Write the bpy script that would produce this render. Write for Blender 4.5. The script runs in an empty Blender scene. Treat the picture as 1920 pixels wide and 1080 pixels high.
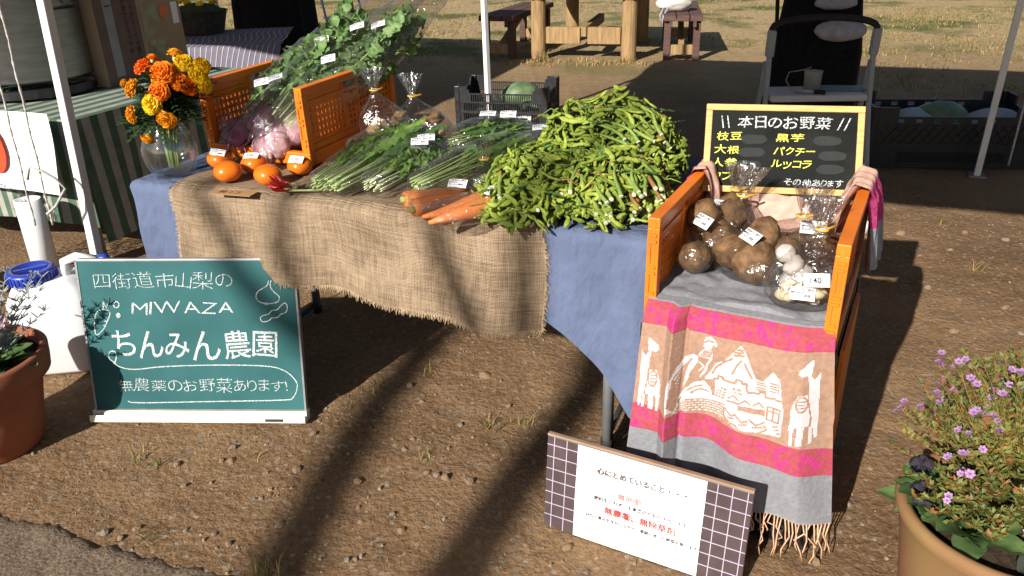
import bpy, bmesh, math, random
import numpy as np
from mathutils import Vector as V, Matrix, noise
random.seed(7)
R = math.radians
sc = bpy.context.scene
COL = sc.collection

# ---------------------------------------------------------------- camera
CAM_H, PITCH, ROLL, FPX = 1.42, R(25.0), R(-1.5), 1500.0
cd = bpy.data.cameras.new('camera'); cam = bpy.data.objects.new('camera', cd); COL.objects.link(cam)
fw = V((0, math.cos(PITCH), -math.sin(PITCH))); rt0 = V((1, 0, 0)); up0 = rt0.cross(fw)
rt = rt0*math.cos(ROLL) + up0*math.sin(ROLL); up = up0*math.cos(ROLL) - rt0*math.sin(ROLL)
cam.matrix_world = Matrix(((rt.x, up.x, -fw.x, 0), (rt.y, up.y, -fw.y, 0), (rt.z, up.z, -fw.z, CAM_H), (0, 0, 0, 1)))
cd.sensor_width = 36; cd.lens = 36*FPX/1920; cd.clip_start = .05; cd.clip_end = 900
sc.camera = cam

# ---------------------------------------------------------------- sky, sun, exposure
SUN_AZ, SUN_EL = R(35), R(29.0)          # azimuth the shadows point to (from +Y towards +X)
SUN = V((-math.sin(SUN_AZ)*math.cos(SUN_EL), -math.cos(SUN_AZ)*math.cos(SUN_EL), math.sin(SUN_EL)))
w = bpy.data.worlds.new('World'); sc.world = w; w.use_nodes = True
nt = w.node_tree; bg = nt.nodes['Background']
sky = nt.nodes.new('ShaderNodeTexSky'); sky.sky_type = 'NISHITA'; sky.sun_disc = False
sky.sun_elevation = SUN_EL; sky.sun_rotation = SUN_AZ + math.pi
nt.links.new(sky.outputs[0], bg.inputs[0]); bg.inputs[1].default_value = .05
sl = bpy.data.lights.new('sun', 'SUN'); sl.energy = 5.0; sl.angle = R(.53); sl.color = (1, .955, .88)
so = bpy.data.objects.new('sun', sl); COL.objects.link(so)
so.rotation_mode = 'QUATERNION'; so.rotation_quaternion = SUN.to_track_quat('Z', 'Y'); so.location = SUN*20
vs = sc.view_settings; vs.view_transform = 'Standard'; vs.look = 'None'; vs.gamma = 1; vs.use_curve_mapping = False
vs.exposure = .67
sc.cycles.max_bounces = 6; sc.cycles.transparent_max_bounces = 24; sc.cycles.caustics_reflective = False; sc.cycles.caustics_refractive = False

# ---------------------------------------------------------------- helpers
class MB:
    def __init__(s): s.v = []; s.f = []; s.m = []
    def add(s, vs_, fs_, mi=0):
        o = len(s.v); s.v += [tuple(p) for p in vs_]
        for f in fs_: s.f.append(tuple(i+o for i in f)); s.m.append(mi)
        return s
    def box(s, c, size, rot=None, mi=0):
        c = V(c); hx, hy, hz = size[0]/2, size[1]/2, size[2]/2
        vs_ = [V((x*hx, y*hy, z*hz)) for z in (-1, 1) for y in (-1, 1) for x in (-1, 1)]
        if rot: vs_ = [rot @ p for p in vs_]
        return s.add([c+p for p in vs_], [(0, 2, 3, 1), (4, 5, 7, 6), (0, 1, 5, 4), (2, 6, 7, 3), (0, 4, 6, 2), (1, 3, 7, 5)], mi)
    def bar(s, a, b, wx, wz, mi=0, upv=(0, 0, 1)):
        a = V(a); b = V(b); d = (b-a); L = d.length; d.normalize()
        u = V(upv); x = d.cross(u)
        if x.length < 1e-4: x = d.cross(V((1, 0, 0)))
        x.normalize(); z = x.cross(d)
        return s.box((a+b)/2, (wx, L, wz), Matrix((x, d, z)).transposed(), mi)
    def loft(s, rings, caps=True, mi=0, closed=True):
        n = len(rings[0]); vs_ = [p for r in rings for p in r]; fs_ = []
        for i in range(len(rings)-1):
            for j in range(n if closed else n-1):
                k = (j+1) % n; fs_.append((i*n+j, i*n+k, (i+1)*n+k, (i+1)*n+j))
        if caps and closed:
            fs_.append(tuple(range(n))[::-1]); fs_.append(tuple((len(rings)-1)*n+j for j in range(n)))
        return s.add(vs_, fs_, mi)
    def tube(s, pts, rad, n=8, caps=True, mi=0, flat=1.0):
        pts = [V(p) for p in pts]; rings = []
        if not hasattr(rad, '__len__'): rad = [rad]*len(pts)
        px = None
        for i, p in enumerate(pts):
            d = (pts[min(i+1, len(pts)-1)]-pts[max(i-1, 0)])
            if d.length < 1e-9: d = V((0, 0, 1))
            d.normalize()
            if px is None:
                px = d.orthogonal().normalized() if abs(d.z) > .9 else d.cross(V((0, 0, 1))).normalized()
            px = (px - d*px.dot(d)).normalized(); py = d.cross(px)
            rings.append([p + px*math.cos(t)*rad[i] + py*math.sin(t)*rad[i]*flat for t in [2*math.pi*k/n for k in range(n)]])
        return s.loft(rings, caps, mi)
    def lathe(s, prof, n=24, c=(0, 0, 0), mi=0, caps=False):
        return s.loft([[(c[0]+r*math.cos(2*math.pi*k/n), c[1]+r*math.sin(2*math.pi*k/n), c[2]+z) for k in range(n)] for r, z in prof], caps, mi)
    def ball(s, c, r, seg=10, ring=7, mi=0, fn=None):
        rings = []
        for i in range(ring+1):
            th = math.pi*i/ring; row = []
            for k in range(seg):
                ph = 2*math.pi*k/seg; d = V((math.sin(th)*math.cos(ph), math.sin(th)*math.sin(ph), -math.cos(th)))
                q = fn(d) if fn else 1
                row.append(V(c)+V((d.x*r[0]*q, d.y*r[1]*q, d.z*r[2]*q)))
            rings.append(row)
        return s.loft(rings, False, mi)
    def mesh(s, name, mats, smooth=False):
        me = bpy.data.meshes.new(name); me.from_pydata(s.v, [], s.f)
        if not isinstance(mats, (list, tuple)): mats = [mats]
        for m in mats: me.materials.append(m)
        if len(mats) > 1: me.polygons.foreach_set('material_index', s.m)
        if smooth: me.polygons.foreach_set('use_smooth', [True]*len(me.polygons))
        me.update(); return me
    def build(s, name, mats, parent=None, smooth=False, bevel=0, loc=None, kind=None, rot=None):
        o = obj(name, s.mesh(name, mats, smooth), parent, loc, rot)
        if bevel:
            b = o.modifiers.new('bevel', 'BEVEL'); b.width = bevel; b.segments = 2; b.limit_method = 'ANGLE'
        if kind: o['kind'] = kind
        return o
def obj(name, me, parent=None, loc=None, rot=None, sca=None):
    o = bpy.data.objects.new(name, me); COL.objects.link(o)
    if parent: o.parent = parent
    if loc is not None: o.location = loc
    if rot is not None: o.rotation_euler = rot
    if sca is not None: o.scale = sca if hasattr(sca, '__len__') else (sca,)*3
    return o
def tag(o, label, cat, group=None):
    o['label'] = label; o['category'] = cat
    if group: o['group'] = group
    return o
def thing(name, label, cat, loc=(0, 0, 0), rot=(0, 0, 0), group=None):
    o = obj(name, None, None, loc, rot if hasattr(rot, '__len__') else (0, 0, rot)); o.empty_display_size = .05
    return tag(o, label, cat, group)
def copy_tree(o, parent=None):
    c = o.copy(); COL.objects.link(c); c.parent = parent
    for ch in KIDS(o): copy_tree(ch, c)
    return c
def KIDS(o): return [k for k in bpy.data.objects if k.parent == o]
def nz(p, s=1.0, seed=0): return noise.noise(V(p)*s + V((seed*13.1, seed*7.7, seed*3.3)))
def rnd(a, b): return random.uniform(a, b)

# stall frame: W runs along the table front, D runs away from the camera
WX, DX = V((.930, -.367, 0)), V((.367, .930, 0)); YAW = math.atan2(-.367, .930)
def F(w_, d_, z_=0): return WX*w_ + DX*d_ + V((0, 0, z_))

# ---------------------------------------------------------------- materials
def mat(name, col, rough=.6, var=.18, scale=18, bump=0, bscale=80, spec=.4, metal=0, col2=None, coord='Object', detail=4, sss=0, stretch=None, trans=0, coat=0, bdist=.004):
    m = bpy.data.materials.new(name); m.use_nodes = True; t = m.node_tree; N = t.nodes; L = t.links
    b = N['Principled BSDF']; b.inputs['Roughness'].default_value = rough; b.inputs['Metallic'].default_value = metal
    b.inputs['Specular IOR Level'].default_value = spec
    if coat: b.inputs['Coat Weight'].default_value = coat; b.inputs['Coat Roughness'].default_value = .15
    tc = N.new('ShaderNodeTexCoord'); src = tc.outputs[coord]
    if stretch:
        mp = N.new('ShaderNodeMapping'); mp.inputs['Scale'].default_value = stretch; L.new(src, mp.inputs[0]); src = mp.outputs[0]
    if var or col2:
        n = N.new('ShaderNodeTexNoise'); n.inputs['Scale'].default_value = scale; n.inputs['Detail'].default_value = detail; L.new(src, n.inputs['Vector'])
        r = N.new('ShaderNodeValToRGB'); e = r.color_ramp.elements; e[0].position = .32; e[1].position = .68
        c2 = col2 or tuple(min(1, c*(1+var)) for c in col); c1 = col if col2 else tuple(c*(1-var) for c in col)
        e[0].color = (*c1, 1); e[1].color = (*c2, 1); L.new(n.outputs['Fac'], r.inputs[0]); L.new(r.outputs[0], b.inputs['Base Color'])
        if rough < .9:
            mr = N.new('ShaderNodeMapRange'); mr.inputs['To Min'].default_value = max(.02, rough-.08); mr.inputs['To Max'].default_value = min(1, rough+.1)
            L.new(n.outputs['Fac'], mr.inputs['Value']); L.new(mr.outputs[0], b.inputs['Roughness'])
    else: b.inputs['Base Color'].default_value = (*col, 1)
    if bump:
        n2 = N.new('ShaderNodeTexNoise'); n2.inputs['Scale'].default_value = bscale; n2.inputs['Detail'].default_value = 5; L.new(src, n2.inputs['Vector'])
        bp = N.new('ShaderNodeBump'); bp.inputs['Strength'].default_value = bump; bp.inputs['Distance'].default_value = bdist; L.new(n2.outputs['Fac'], bp.inputs['Height']); L.new(bp.outputs[0], b.inputs['Normal'])
    if sss: b.inputs['Subsurface Weight'].default_value = sss; b.inputs['Subsurface Scale'].default_value = .01; b.inputs['Subsurface Radius'].default_value = (1, .5, .25)
    if trans:
        tr = N.new('ShaderNodeBsdfTranslucent'); mx = N.new('ShaderNodeMixShader'); mx.inputs[0].default_value = trans
        if var or col2: L.new(r.outputs[0], tr.inputs[0])
        else: tr.inputs[0].default_value = (*col, 1)
        L.new(b.outputs[0], mx.inputs[1]); L.new(tr.outputs[0], mx.inputs[2]); L.new(mx.outputs[0], N['Material Output'].inputs[0])
    return m
def film_mat(name, haze=.05, rough=.1, tint=(.97, .97, .97), bump=.5, bscale=45, spec=.07):
    m = bpy.data.materials.new(name); m.use_nodes = True; t = m.node_tree; N = t.nodes; L = t.links; N.remove(N['Principled BSDF'])
    tp = N.new('ShaderNodeBsdfTransparent'); tp.inputs[0].default_value = (*tint, 1)
    gl = N.new('ShaderNodeBsdfGlossy'); gl.inputs['Roughness'].default_value = rough
    df = N.new('ShaderNodeBsdfTranslucent'); df.inputs[0].default_value = (.85, .85, .87, 1)
    lw = N.new('ShaderNodeLayerWeight'); lw.inputs[0].default_value = .5
    pw = N.new('ShaderNodeMath'); pw.operation = 'POWER'; pw.inputs[1].default_value = 3.6; L.new(lw.outputs['Facing'], pw.inputs[0])
    fr = N.new('ShaderNodeMath'); fr.operation = 'MULTIPLY_ADD'; fr.inputs[1].default_value = .55; fr.inputs[2].default_value = spec; L.new(pw.outputs[0], fr.inputs[0])
    a = N.new('ShaderNodeMixShader'); a.inputs[0].default_value = haze; c = N.new('ShaderNodeMixShader')
    L.new(tp.outputs[0], a.inputs[1]); L.new(df.outputs[0], a.inputs[2]); L.new(fr.outputs[0], c.inputs[0]); L.new(a.outputs[0], c.inputs[1]); L.new(gl.outputs[0], c.inputs[2])
    L.new(c.outputs[0], N['Material Output'].inputs[0])
    if bump:
        tc = N.new('ShaderNodeTexCoord'); n2 = N.new('ShaderNodeTexNoise'); n2.inputs['Scale'].default_value = bscale; n2.inputs['Detail'].default_value = 3
        n2.inputs['Distortion'].default_value = 1.5; L.new(tc.outputs['Object'], n2.inputs['Vector'])
        bp = N.new('ShaderNodeBump'); bp.inputs['Strength'].default_value = bump; bp.inputs['Distance'].default_value = .01; L.new(n2.outputs['Fac'], bp.inputs['Height'])
        L.new(bp.outputs[0], gl.inputs['Normal']); L.new(bp.outputs[0], lw.inputs['Normal'])
    return m
def dirt_mat():
    m = bpy.data.materials.new('dirt'); m.use_nodes = True; t = m.node_tree; N = t.nodes; L = t.links; b = N['Principled BSDF']
    b.inputs['Roughness'].default_value = .95; b.inputs['Specular IOR Level'].default_value = .15
    tc = N.new('ShaderNodeTexCoord')
    def ns(s, d=6): n = N.new('ShaderNodeTexNoise'); n.inputs['Scale'].default_value = s; n.inputs['Detail'].default_value = d; n.inputs['Roughness'].default_value = .62; L.new(tc.outputs['Object'], n.inputs['Vector']); return n.outputs['Fac']
    def ramp(x, a, c1, b_, c2): r = N.new('ShaderNodeValToRGB'); e = r.color_ramp.elements; e[0].position = a; e[1].position = b_; e[0].color = (*c1, 1); e[1].color = (*c2, 1); L.new(x, r.inputs[0]); return r.outputs[0]
    def mix(f, a, c, mode='MIX'):
        x = N.new('ShaderNodeMix'); x.data_type = 'RGBA'; x.blend_type = mode
        if isinstance(f, float): x.inputs[0].default_value = f
        else: L.new(f, x.inputs[0])
        L.new(a, x.inputs[6]); L.new(c, x.inputs[7]); return x.outputs[2]
    base = ramp(ns(1.1), .34, (.105, .056, .027), .66, (.34, .21, .112))
    fine = ramp(ns(60, 8), .3, (.105, .058, .027), .7, (.33, .21, .115))
    c = mix(.5, base, fine)
    grit = N.new('ShaderNodeTexVoronoi'); grit.inputs['Scale'].default_value = 95; L.new(tc.outputs['Object'], grit.inputs['Vector'])
    gsel = ramp(grit.outputs['Color'], .80, (0, 0, 0), .86, (1, 1, 1)); gcol = ramp(ns(30), .3, (.16, .12, .085), .7, (.36, .29, .21))
    gm = mix(gsel, c, gcol)
    far = ramp(ns(.7, 5), .50, (0, 0, 0), .60, (1, 1, 1))      # patchy straw and weeds on the open field beyond the tents
    sx = N.new('ShaderNodeSeparateXYZ'); L.new(tc.outputs['Object'], sx.inputs[0])
    mr = N.new('ShaderNodeMapRange'); mr.inputs['From Min'].default_value = 6.5; mr.inputs['From Max'].default_value = 10; L.new(sx.outputs['Y'], mr.inputs['Value'])
    straw = ramp(ns(14, 6), .3, (.26, .175, .085), .7, (.47, .345, .18))
    c2 = mix(mr.outputs[0], gm, straw)
    fm = N.new('ShaderNodeMath'); fm.operation = 'MULTIPLY'; L.new(far, fm.inputs[0]); L.new(mr.outputs[0], fm.inputs[1])
    weed = ramp(ns(25, 6), .35, (.06, .075, .022), .7, (.17, .17, .06))
    c3 = mix(fm.outputs[0], c2, weed)
    L.new(c3, b.inputs['Base Color'])
    bp = N.new('ShaderNodeBump'); bp.inputs['Strength'].default_value = .8; bp.inputs['Distance'].default_value = .014
    h1 = ns(17, 10); h2 = ns(60, 8); ad = N.new('ShaderNodeMath'); ad.operation = 'ADD'; L.new(h1, ad.inputs[0]); L.new(h2, ad.inputs[1])
    L.new(ad.outputs[0], bp.inputs['Height']); L.new(bp.outputs[0], b.inputs['Normal'])
    return m
def weave_mat(name, c1, c2, su, sv, rough=.95, bump=.6):
    # crossing threads from the cloth's own UV
    m = bpy.data.materials.new(name); m.use_nodes = True; t = m.node_tree; N = t.nodes; L = t.links; b = N['Principled BSDF']
    b.inputs['Roughness'].default_value = rough; b.inputs['Specular IOR Level'].default_value = .1
    uv = N.new('ShaderNodeUVMap'); uv.uv_map = 'uv'
    def st(a, c, d=3): 
        mp = N.new('ShaderNodeMapping'); mp.inputs['Scale'].default_value = (a, c, 1); L.new(uv.outputs[0], mp.inputs[0]); n = N.new('ShaderNodeTexNoise'); n.inputs['Scale'].default_value = 1; n.inputs['Detail'].default_value = d; L.new(mp.outputs[0], n.inputs['Vector']); return n.outputs['Fac']
    def ma(op, a, c):
        x = N.new('ShaderNodeMath'); x.operation = op
        for i, q in ((0, a), (1, c)):
            if isinstance(q, (int, float)): x.inputs[i].default_value = q
            else: L.new(q, x.inputs[i])
        return x.outputs[0]
    sp_ = N.new('ShaderNodeSeparateXYZ'); L.new(uv.outputs[0], sp_.inputs[0]); jit = ma('MULTIPLY', st(60, 60, 2), 9.0)
    wu = ma('SINE', ma('ADD', ma('MULTIPLY', sp_.outputs[0], su*6.283), jit), 0); wv = ma('SINE', ma('ADD', ma('MULTIPLY', sp_.outputs[1], sv*6.283), jit), 0)
    s = ma('ADD', ma('MULTIPLY', wu, .13), ma('MULTIPLY', wv, .22)); s = ma('ADD', s, ma('MULTIPLY', st(su*.6, sv*.05), .7)); s = ma('ADD', s, ma('MULTIPLY', st(su*.05, sv*.6), .7)); s = ma('ADD', s, ma('MULTIPLY', st(7, 7, 5), .9))
    r = N.new('ShaderNodeValToRGB'); e = r.color_ramp.elements; e[0].position = .86; e[1].position = 1.0
    mr = N.new('ShaderNodeMapRange'); mr.inputs['From Min'].default_value = .62; mr.inputs['From Max'].default_value = 1.62; L.new(s, mr.inputs['Value']); s = mr.outputs[0]; e[0].position = .12; e[1].position = .88
    e[0].color = (*c1, 1); e[1].color = (*c2, 1); L.new(s, r.inputs[0]); L.new(r.outputs[0], b.inputs['Base Color'])
    bp = N.new('ShaderNodeBump'); bp.inputs['Strength'].default_value = bump; bp.inputs['Distance'].default_value = .003; L.new(s, bp.inputs['Height']); L.new(bp.outputs[0], b.inputs['Normal'])
    return m
M = {}
M['dirt'] = dirt_mat()
M['asphalt'] = mat('asphalt', (.165, .120, .082), .95, .4, 120, 1.0, 130, .15, detail=8)
M['stone'] = mat('stone', (.25, .165, .095), .9, .3, 25, .5, 90, .2)
M['stone2'] = mat('stone_grey', (.22, .175, .13), .9, .3, 25, .5, 90, .2)
M['orange'] = mat('orange_plastic', (.62, .145, .014), .42, .1, 7, .2, 45, .4, col2=(.82, .215, .012), detail=8)
M['blackp'] = mat('black_plastic', (.014, .014, .016), .42, .3, 40, .1, 90, .5)
M['white_metal'] = mat('white_paint', (.72, .72, .70), .45, .06, 15, 0, 0, .4)
M['grey_metal'] = mat('grey_metal', (.30, .31, .32), .38, .1, 30, 0, 0, .5, .4)
M['steel'] = mat('brushed_steel', (.30, .29, .29), .38, .16, 9, .04, 40, .5, .9, stretch=(1, 1, 5))
M['blue_cloth'] = mat('blue_cotton', (.105, .132, .215), .92, .10, 7, .8, 20, .15, stretch=(1.6, 1.6, .8), bdist=.014)
M['burlap'] = weave_mat('burlap', (.085, .054, .033), (.40, .295, .195), 205, 255, bump=.6)
M['jute'] = mat('jute_thread', (.36, .26, .165), .95, .3, 60, 0, 0, .1)
M['chalk_green'] = mat('green_chalkboard', (.014, .082, .086), .72, .22, 5, .1, 120, .3, col2=(.030, .124, .128))
M['chalk'] = mat('chalk', (.74, .76, .74), .95, .25, 120, 0, 0, .1)
def chalky(m, lo=.38, hi=.56):            # broken chalk coverage
    t = m.node_tree; N = t.nodes; L = t.links; out = N['Material Output']; b = N['Principled BSDF']; tc = N.new('ShaderNodeTexCoord'); n = N.new('ShaderNodeTexNoise'); n.inputs['Scale'].default_value = 420; n.inputs['Detail'].default_value = 3; L.new(tc.outputs['Object'], n.inputs['Vector'])
    r = N.new('ShaderNodeMapRange'); r.inputs['From Min'].default_value = lo; r.inputs['From Max'].default_value = hi; L.new(n.outputs['Fac'], r.inputs['Value']); tp = N.new('ShaderNodeBsdfTransparent'); mx = N.new('ShaderNodeMixShader'); L.new(r.outputs[0], mx.inputs[0]); L.new(tp.outputs[0], mx.inputs[1]); L.new(b.outputs[0], mx.inputs[2]); L.new(mx.outputs[0], out.inputs[0])
chalky(M['chalk'])
M['chalk_fill'] = mat('chalk_fill', (.42, .50, .52), .95, .35, 140, 0, 0, .1)
M['chalk_yellow'] = mat('yellow_chalk', (.80, .76, .12), .9, .12, 90, 0, 0, .1)
M['alu'] = mat('tray_metal', (.66, .63, .55), .5, .12, 20, 0, 0, .4, .15)
M['black_slate'] = mat('black_slate', (.013, .014, .013), .85, .4, 9, .1, 100, .15)
M['pine'] = mat('pine_frame', (.62, .37, .13), .5, .2, 8, .15, 40, .4, stretch=(3, 20, 20))
M['paper'] = mat('white_paper', (.82, .82, .81), .7, .03, 8, 0, 0, .2)
M['label'] = mat('white_sticker', (.80, .80, .83), .5, .02, 8, 0, 0, .3)
M['ink'] = mat('ink', (.035, .035, .04), .7, .2, 40, 0, 0, .2)
M['grey_ink'] = mat('grey_brown_ink', (.13, .10, .095), .7, .2, 40, 0, 0, .2)
M['red_ink'] = mat('red_ink', (.42, .06, .055), .7, .2, 40, 0, 0, .2)
M['pink_ink'] = mat('pink_ink', (.62, .30, .27), .7, .2, 40, 0, 0, .2)
M['tile_brown'] = mat('brown_tile_print', (.072, .050, .052), .45, .15, 20, .05, 40, .4)
M['tile_line'] = mat('pale_grout_line', (.46, .38, .47), .6, .1, 20, 0, 0, .3)
M['film'] = film_mat('clear_film', .085, .11, (.985, .985, .985), 1.0, 34, .10)
M['film_soft'] = film_mat('clear_film_soft', .10, .16, (.98, .98, .98), 1.0, 26, .13)
M['glass'] = film_mat('vase_glass', .015, .03, (.975, .985, .98), 0, spec=.10)
M['water'] = film_mat('water', .03, .02, (.90, .95, .96), 0, spec=.03)
M['terracotta'] = mat('terracotta', (.26, .085, .045), .75, .16, 7, .15, 60, .3)
M['terracotta_pale'] = mat('pale_terracotta', (.215, .095, .048), .8, .2, 5, .15, 50, .2, col2=(.245, .155, .062), detail=8)
M['soil'] = mat('potting_soil', (.045, .03, .02), .95, .4, 60, .9, 120, .1)
M['log'] = mat('pine_log', (.30, .19, .09), .85, .25, 6, .4, 30, .2, stretch=(6, 6, .8))
M['plank'] = mat('weathered_plank', (.10, .055, .045), .8, .25, 6, .3, 40, .25, stretch=(1, 8, 8))
M['white_plastic'] = mat('white_plastic', (.70, .71, .72), .42, .05, 6, .06, 12, .4)
M['blue_plastic'] = mat('blue_plastic', (.02, .045, .32), .35, .12, 20, 0, 0, .5)
M['grey_plastic'] = mat('grey_plastic', (.30, .33, .35), .5, .06, 20, 0, 0, .4)
M['pale_plastic'] = mat('pale_grey_plastic', (.50, .51, .53), .5, .04, 20, 0, 0, .4)
M['rubber'] = mat('dark_rubber', (.02, .02, .02), .7, .2, 40, .1, 90, .3)
M['black_fabric'] = mat('black_fabric', (.010, .010, .012), .95, .3, 40, .3, 90, .1)
M['towel'] = mat('grey_towel', (.34, .35, .42), .95, .15, 25, .7, 120, .1)
M['canvas'] = mat('tent_canvas', (.55, .55, .56), .9, .04, 4, 0, 0, .15)
M['rope'] = mat('rope', (.45, .42, .38), .9, .3, 90, .3, 200, .1)
M['bark'] = mat('bark', (.10, .075, .055), .95, .3, 12, .6, 30, .1)
# ---------------------------------------------------------------- ground
def axis(lo, hi, a, b, step, grow=1.25):
    xs = list(np.arange(a, b+1e-6, step)); s = step; x = xs[-1]
    while x < hi: s *= grow; x += s; xs.append(min(x, hi))
    s = step; x = a; pre = []
    while x > lo: s *= grow; x -= s; pre.append(max(x, lo))
    return pre[::-1]+xs
def gh(x, y):
    if not (-4 < x < 5 and -1 < y < 16): return 0.0
    h = .007*nz((x, y, 0), 2.2) + .006*nz((x, y, 0), 9, 1) + .0055*nz((x, y, 0), 21, 2)
    return h-.004
def make_ground():
    xs = axis(-300, 300, -1.9, 2.6, .022); ys = axis(-200, 500, 1.1, 3.9, .022, 1.12)
    nx = len(xs); v = [(x, y, gh(x, y)) for y in ys for x in xs]
    f = [(j*nx+i, j*nx+i+1, (j+1)*nx+i+1, (j+1)*nx+i) for j in range(len(ys)-1) for i in range(nx-1)]
    o = MB().add(v, f).build('ground', M['dirt'], smooth=True); o['kind'] = 'structure'
make_ground()
def make_pavement():                      # broken asphalt edge at the near left
    E0 = [(-3.2, 2.42), (-1.396, 1.719), (-1.131, 1.616), (-.888, 1.522), (-.605, 1.44), (-.35, 1.36), (.3, 1.12), (1.5, .7)]
    def edge(x):
        for (a, ya), (b, yb) in zip(E0, E0[1:]):
            if a <= x <= b: return ya+(yb-ya)*(x-a)/(b-a)
        return E0[-1][1]
    v = []; f = []; n = 420; rows = 26
    for i in range(n+1):
        x = -3.2+4.7*i/n; ye = edge(x)+.030*nz((x, 0, 0), 7)+.022*nz((x, 3, 0), 22)+.014*nz((x, 5, 0), 60)
        for j in range(rows+1):
            t = j/rows; y = ye-(t**2.2)*3.2
            rise = min(1, t*9)
            z = -.016+.021*rise+.005*nz((x, y, 0), 16, 4)*rise+.003*nz((x, y, 0), 60, 5)
            v.append((x, y, z))
    for i in range(n):
        for j in range(rows): a = i*(rows+1)+j; f.append((a, a+1, a+rows+2, a+rows+1))
    o = MB().add(v, f).build('pavement', M['asphalt'], smooth=True); o['kind'] = 'structure'
make_pavement()
def stone_mesh(seed):
    random.seed(seed); sx, sy, sz = rnd(.8, 1.3), rnd(.7, 1), rnd(.45, .8)
    return MB().ball((0, 0, 0), (sx, sy, sz), 9, 6, 0, lambda d: 1+.35*nz(d, 1.4, seed)+.12*nz(d, 4, seed)).mesh('stone', [M['stone'], M['stone2']][seed % 3 == 0])
STN = [stone_mesh(s) for s in range(8)]
random.seed(11)
spots = [(-.845, 1.97), (-.86, 1.915), (-.83, 1.91), (-.615, 2.10), (-.62, 2.035), (-.31, 1.99), (-.33, 1.945), (-.02, 2.16), (-.17, 2.07), (-.20, 1.80), (-.255, 1.83), (-.225, 1.815), (-.13, 1.78), (-.445, 1.80), (-.50, 1.66), (-.425, 1.69), (-.33, 1.66), (-.30, 1.60), (-.68, 1.76), (-.70, 1.745), (-.985, 1.90), (-.93, 1.80), (-.86, 1.62), (-.99, 1.63), (-.78, 1.60), (-.73, 1.56), (-.62, 1.63), (-1.07, 1.62), (-1.02, 1.60), (.12, 1.52), (.16, 1.44), (-.40, 1.50), (-.42, 1.50), (-.1, 1.55), (-.63, 1.86), (-.55, 1.92), (1.75, 3.42), (1.86, 3.55), (1.98, 3.32), (2.15, 3.52), (2.3, 3.44), (1.62, 3.28), (1.5, 3.06), (1.7, 2.95), (1.9, 2.75), (1.62, 2.58), (1.85, 2.55), (2.05, 2.45), (1.35, 2.1), (1.5, 1.95), (-.10, 2.35), (-.35, 2.3)]
for i, (x, y) in enumerate(spots):
    s = rnd(.007, .0135) if i < 36 else rnd(.012, .022)
    o = obj('stone', STN[i % 8], None, (x, y, gh(x, y)+s*.22), (rnd(-.3, .3), rnd(-.3, .3), rnd(0, 6)), s)
    tag(o, 'loose stone half sunk in the bare dirt ground', 'stone', 'loose stones in the dirt')
def gravel():
    mb = MB(); random.seed(5)
    for i in range(2600):
        if i < 1700: x, y = rnd(-1.9, .9), rnd(1.15, 3.2)
        else: x, y = rnd(.6, 3.2), rnd(1.4, 5)
        s = abs(random.gauss(0, 1))*.0021+.0013
        if random.random() < .03: s *= 2.2
        r = Matrix.Rotation(rnd(0, 6), 3, 'Z'); z = gh(x, y)+s*.2
        p = [V((1, 0, 0)), V((.2, .8, 0)), V((-.9, .4, 0)), V((-.5, -.8, 0)), V((.6, -.7, 0))]
        b = [r@(q*rnd(.7, 1.3)*s)+V((x, y, z-s*.3)) for q in p]; t = [r@(q*.55*s)+V((x, y, z+s*rnd(.4, .8))) for q in p]
        mb.add(b+t, [(5, 6, 7, 8, 9)]+[(k, (k+1) % 5, 5+(k+1) % 5, 5+k) for k in range(5)], i % 2)
    o = mb.build('gravel', [M['stone'], M['stone2']], kind='stuff'); o['label'] = 'fine gravel scattered over the dirt'
gravel()
M['grass'] = mat('weed_grass', (.10, .13, .03), .8, .4, 3, 0, 0, .2, col2=(.26, .24, .08), trans=.25)
M['dry_grass'] = mat('dry_straw', (.38, .26, .11), .9, .3, 5, 0, 0, .1, trans=.2)
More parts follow.
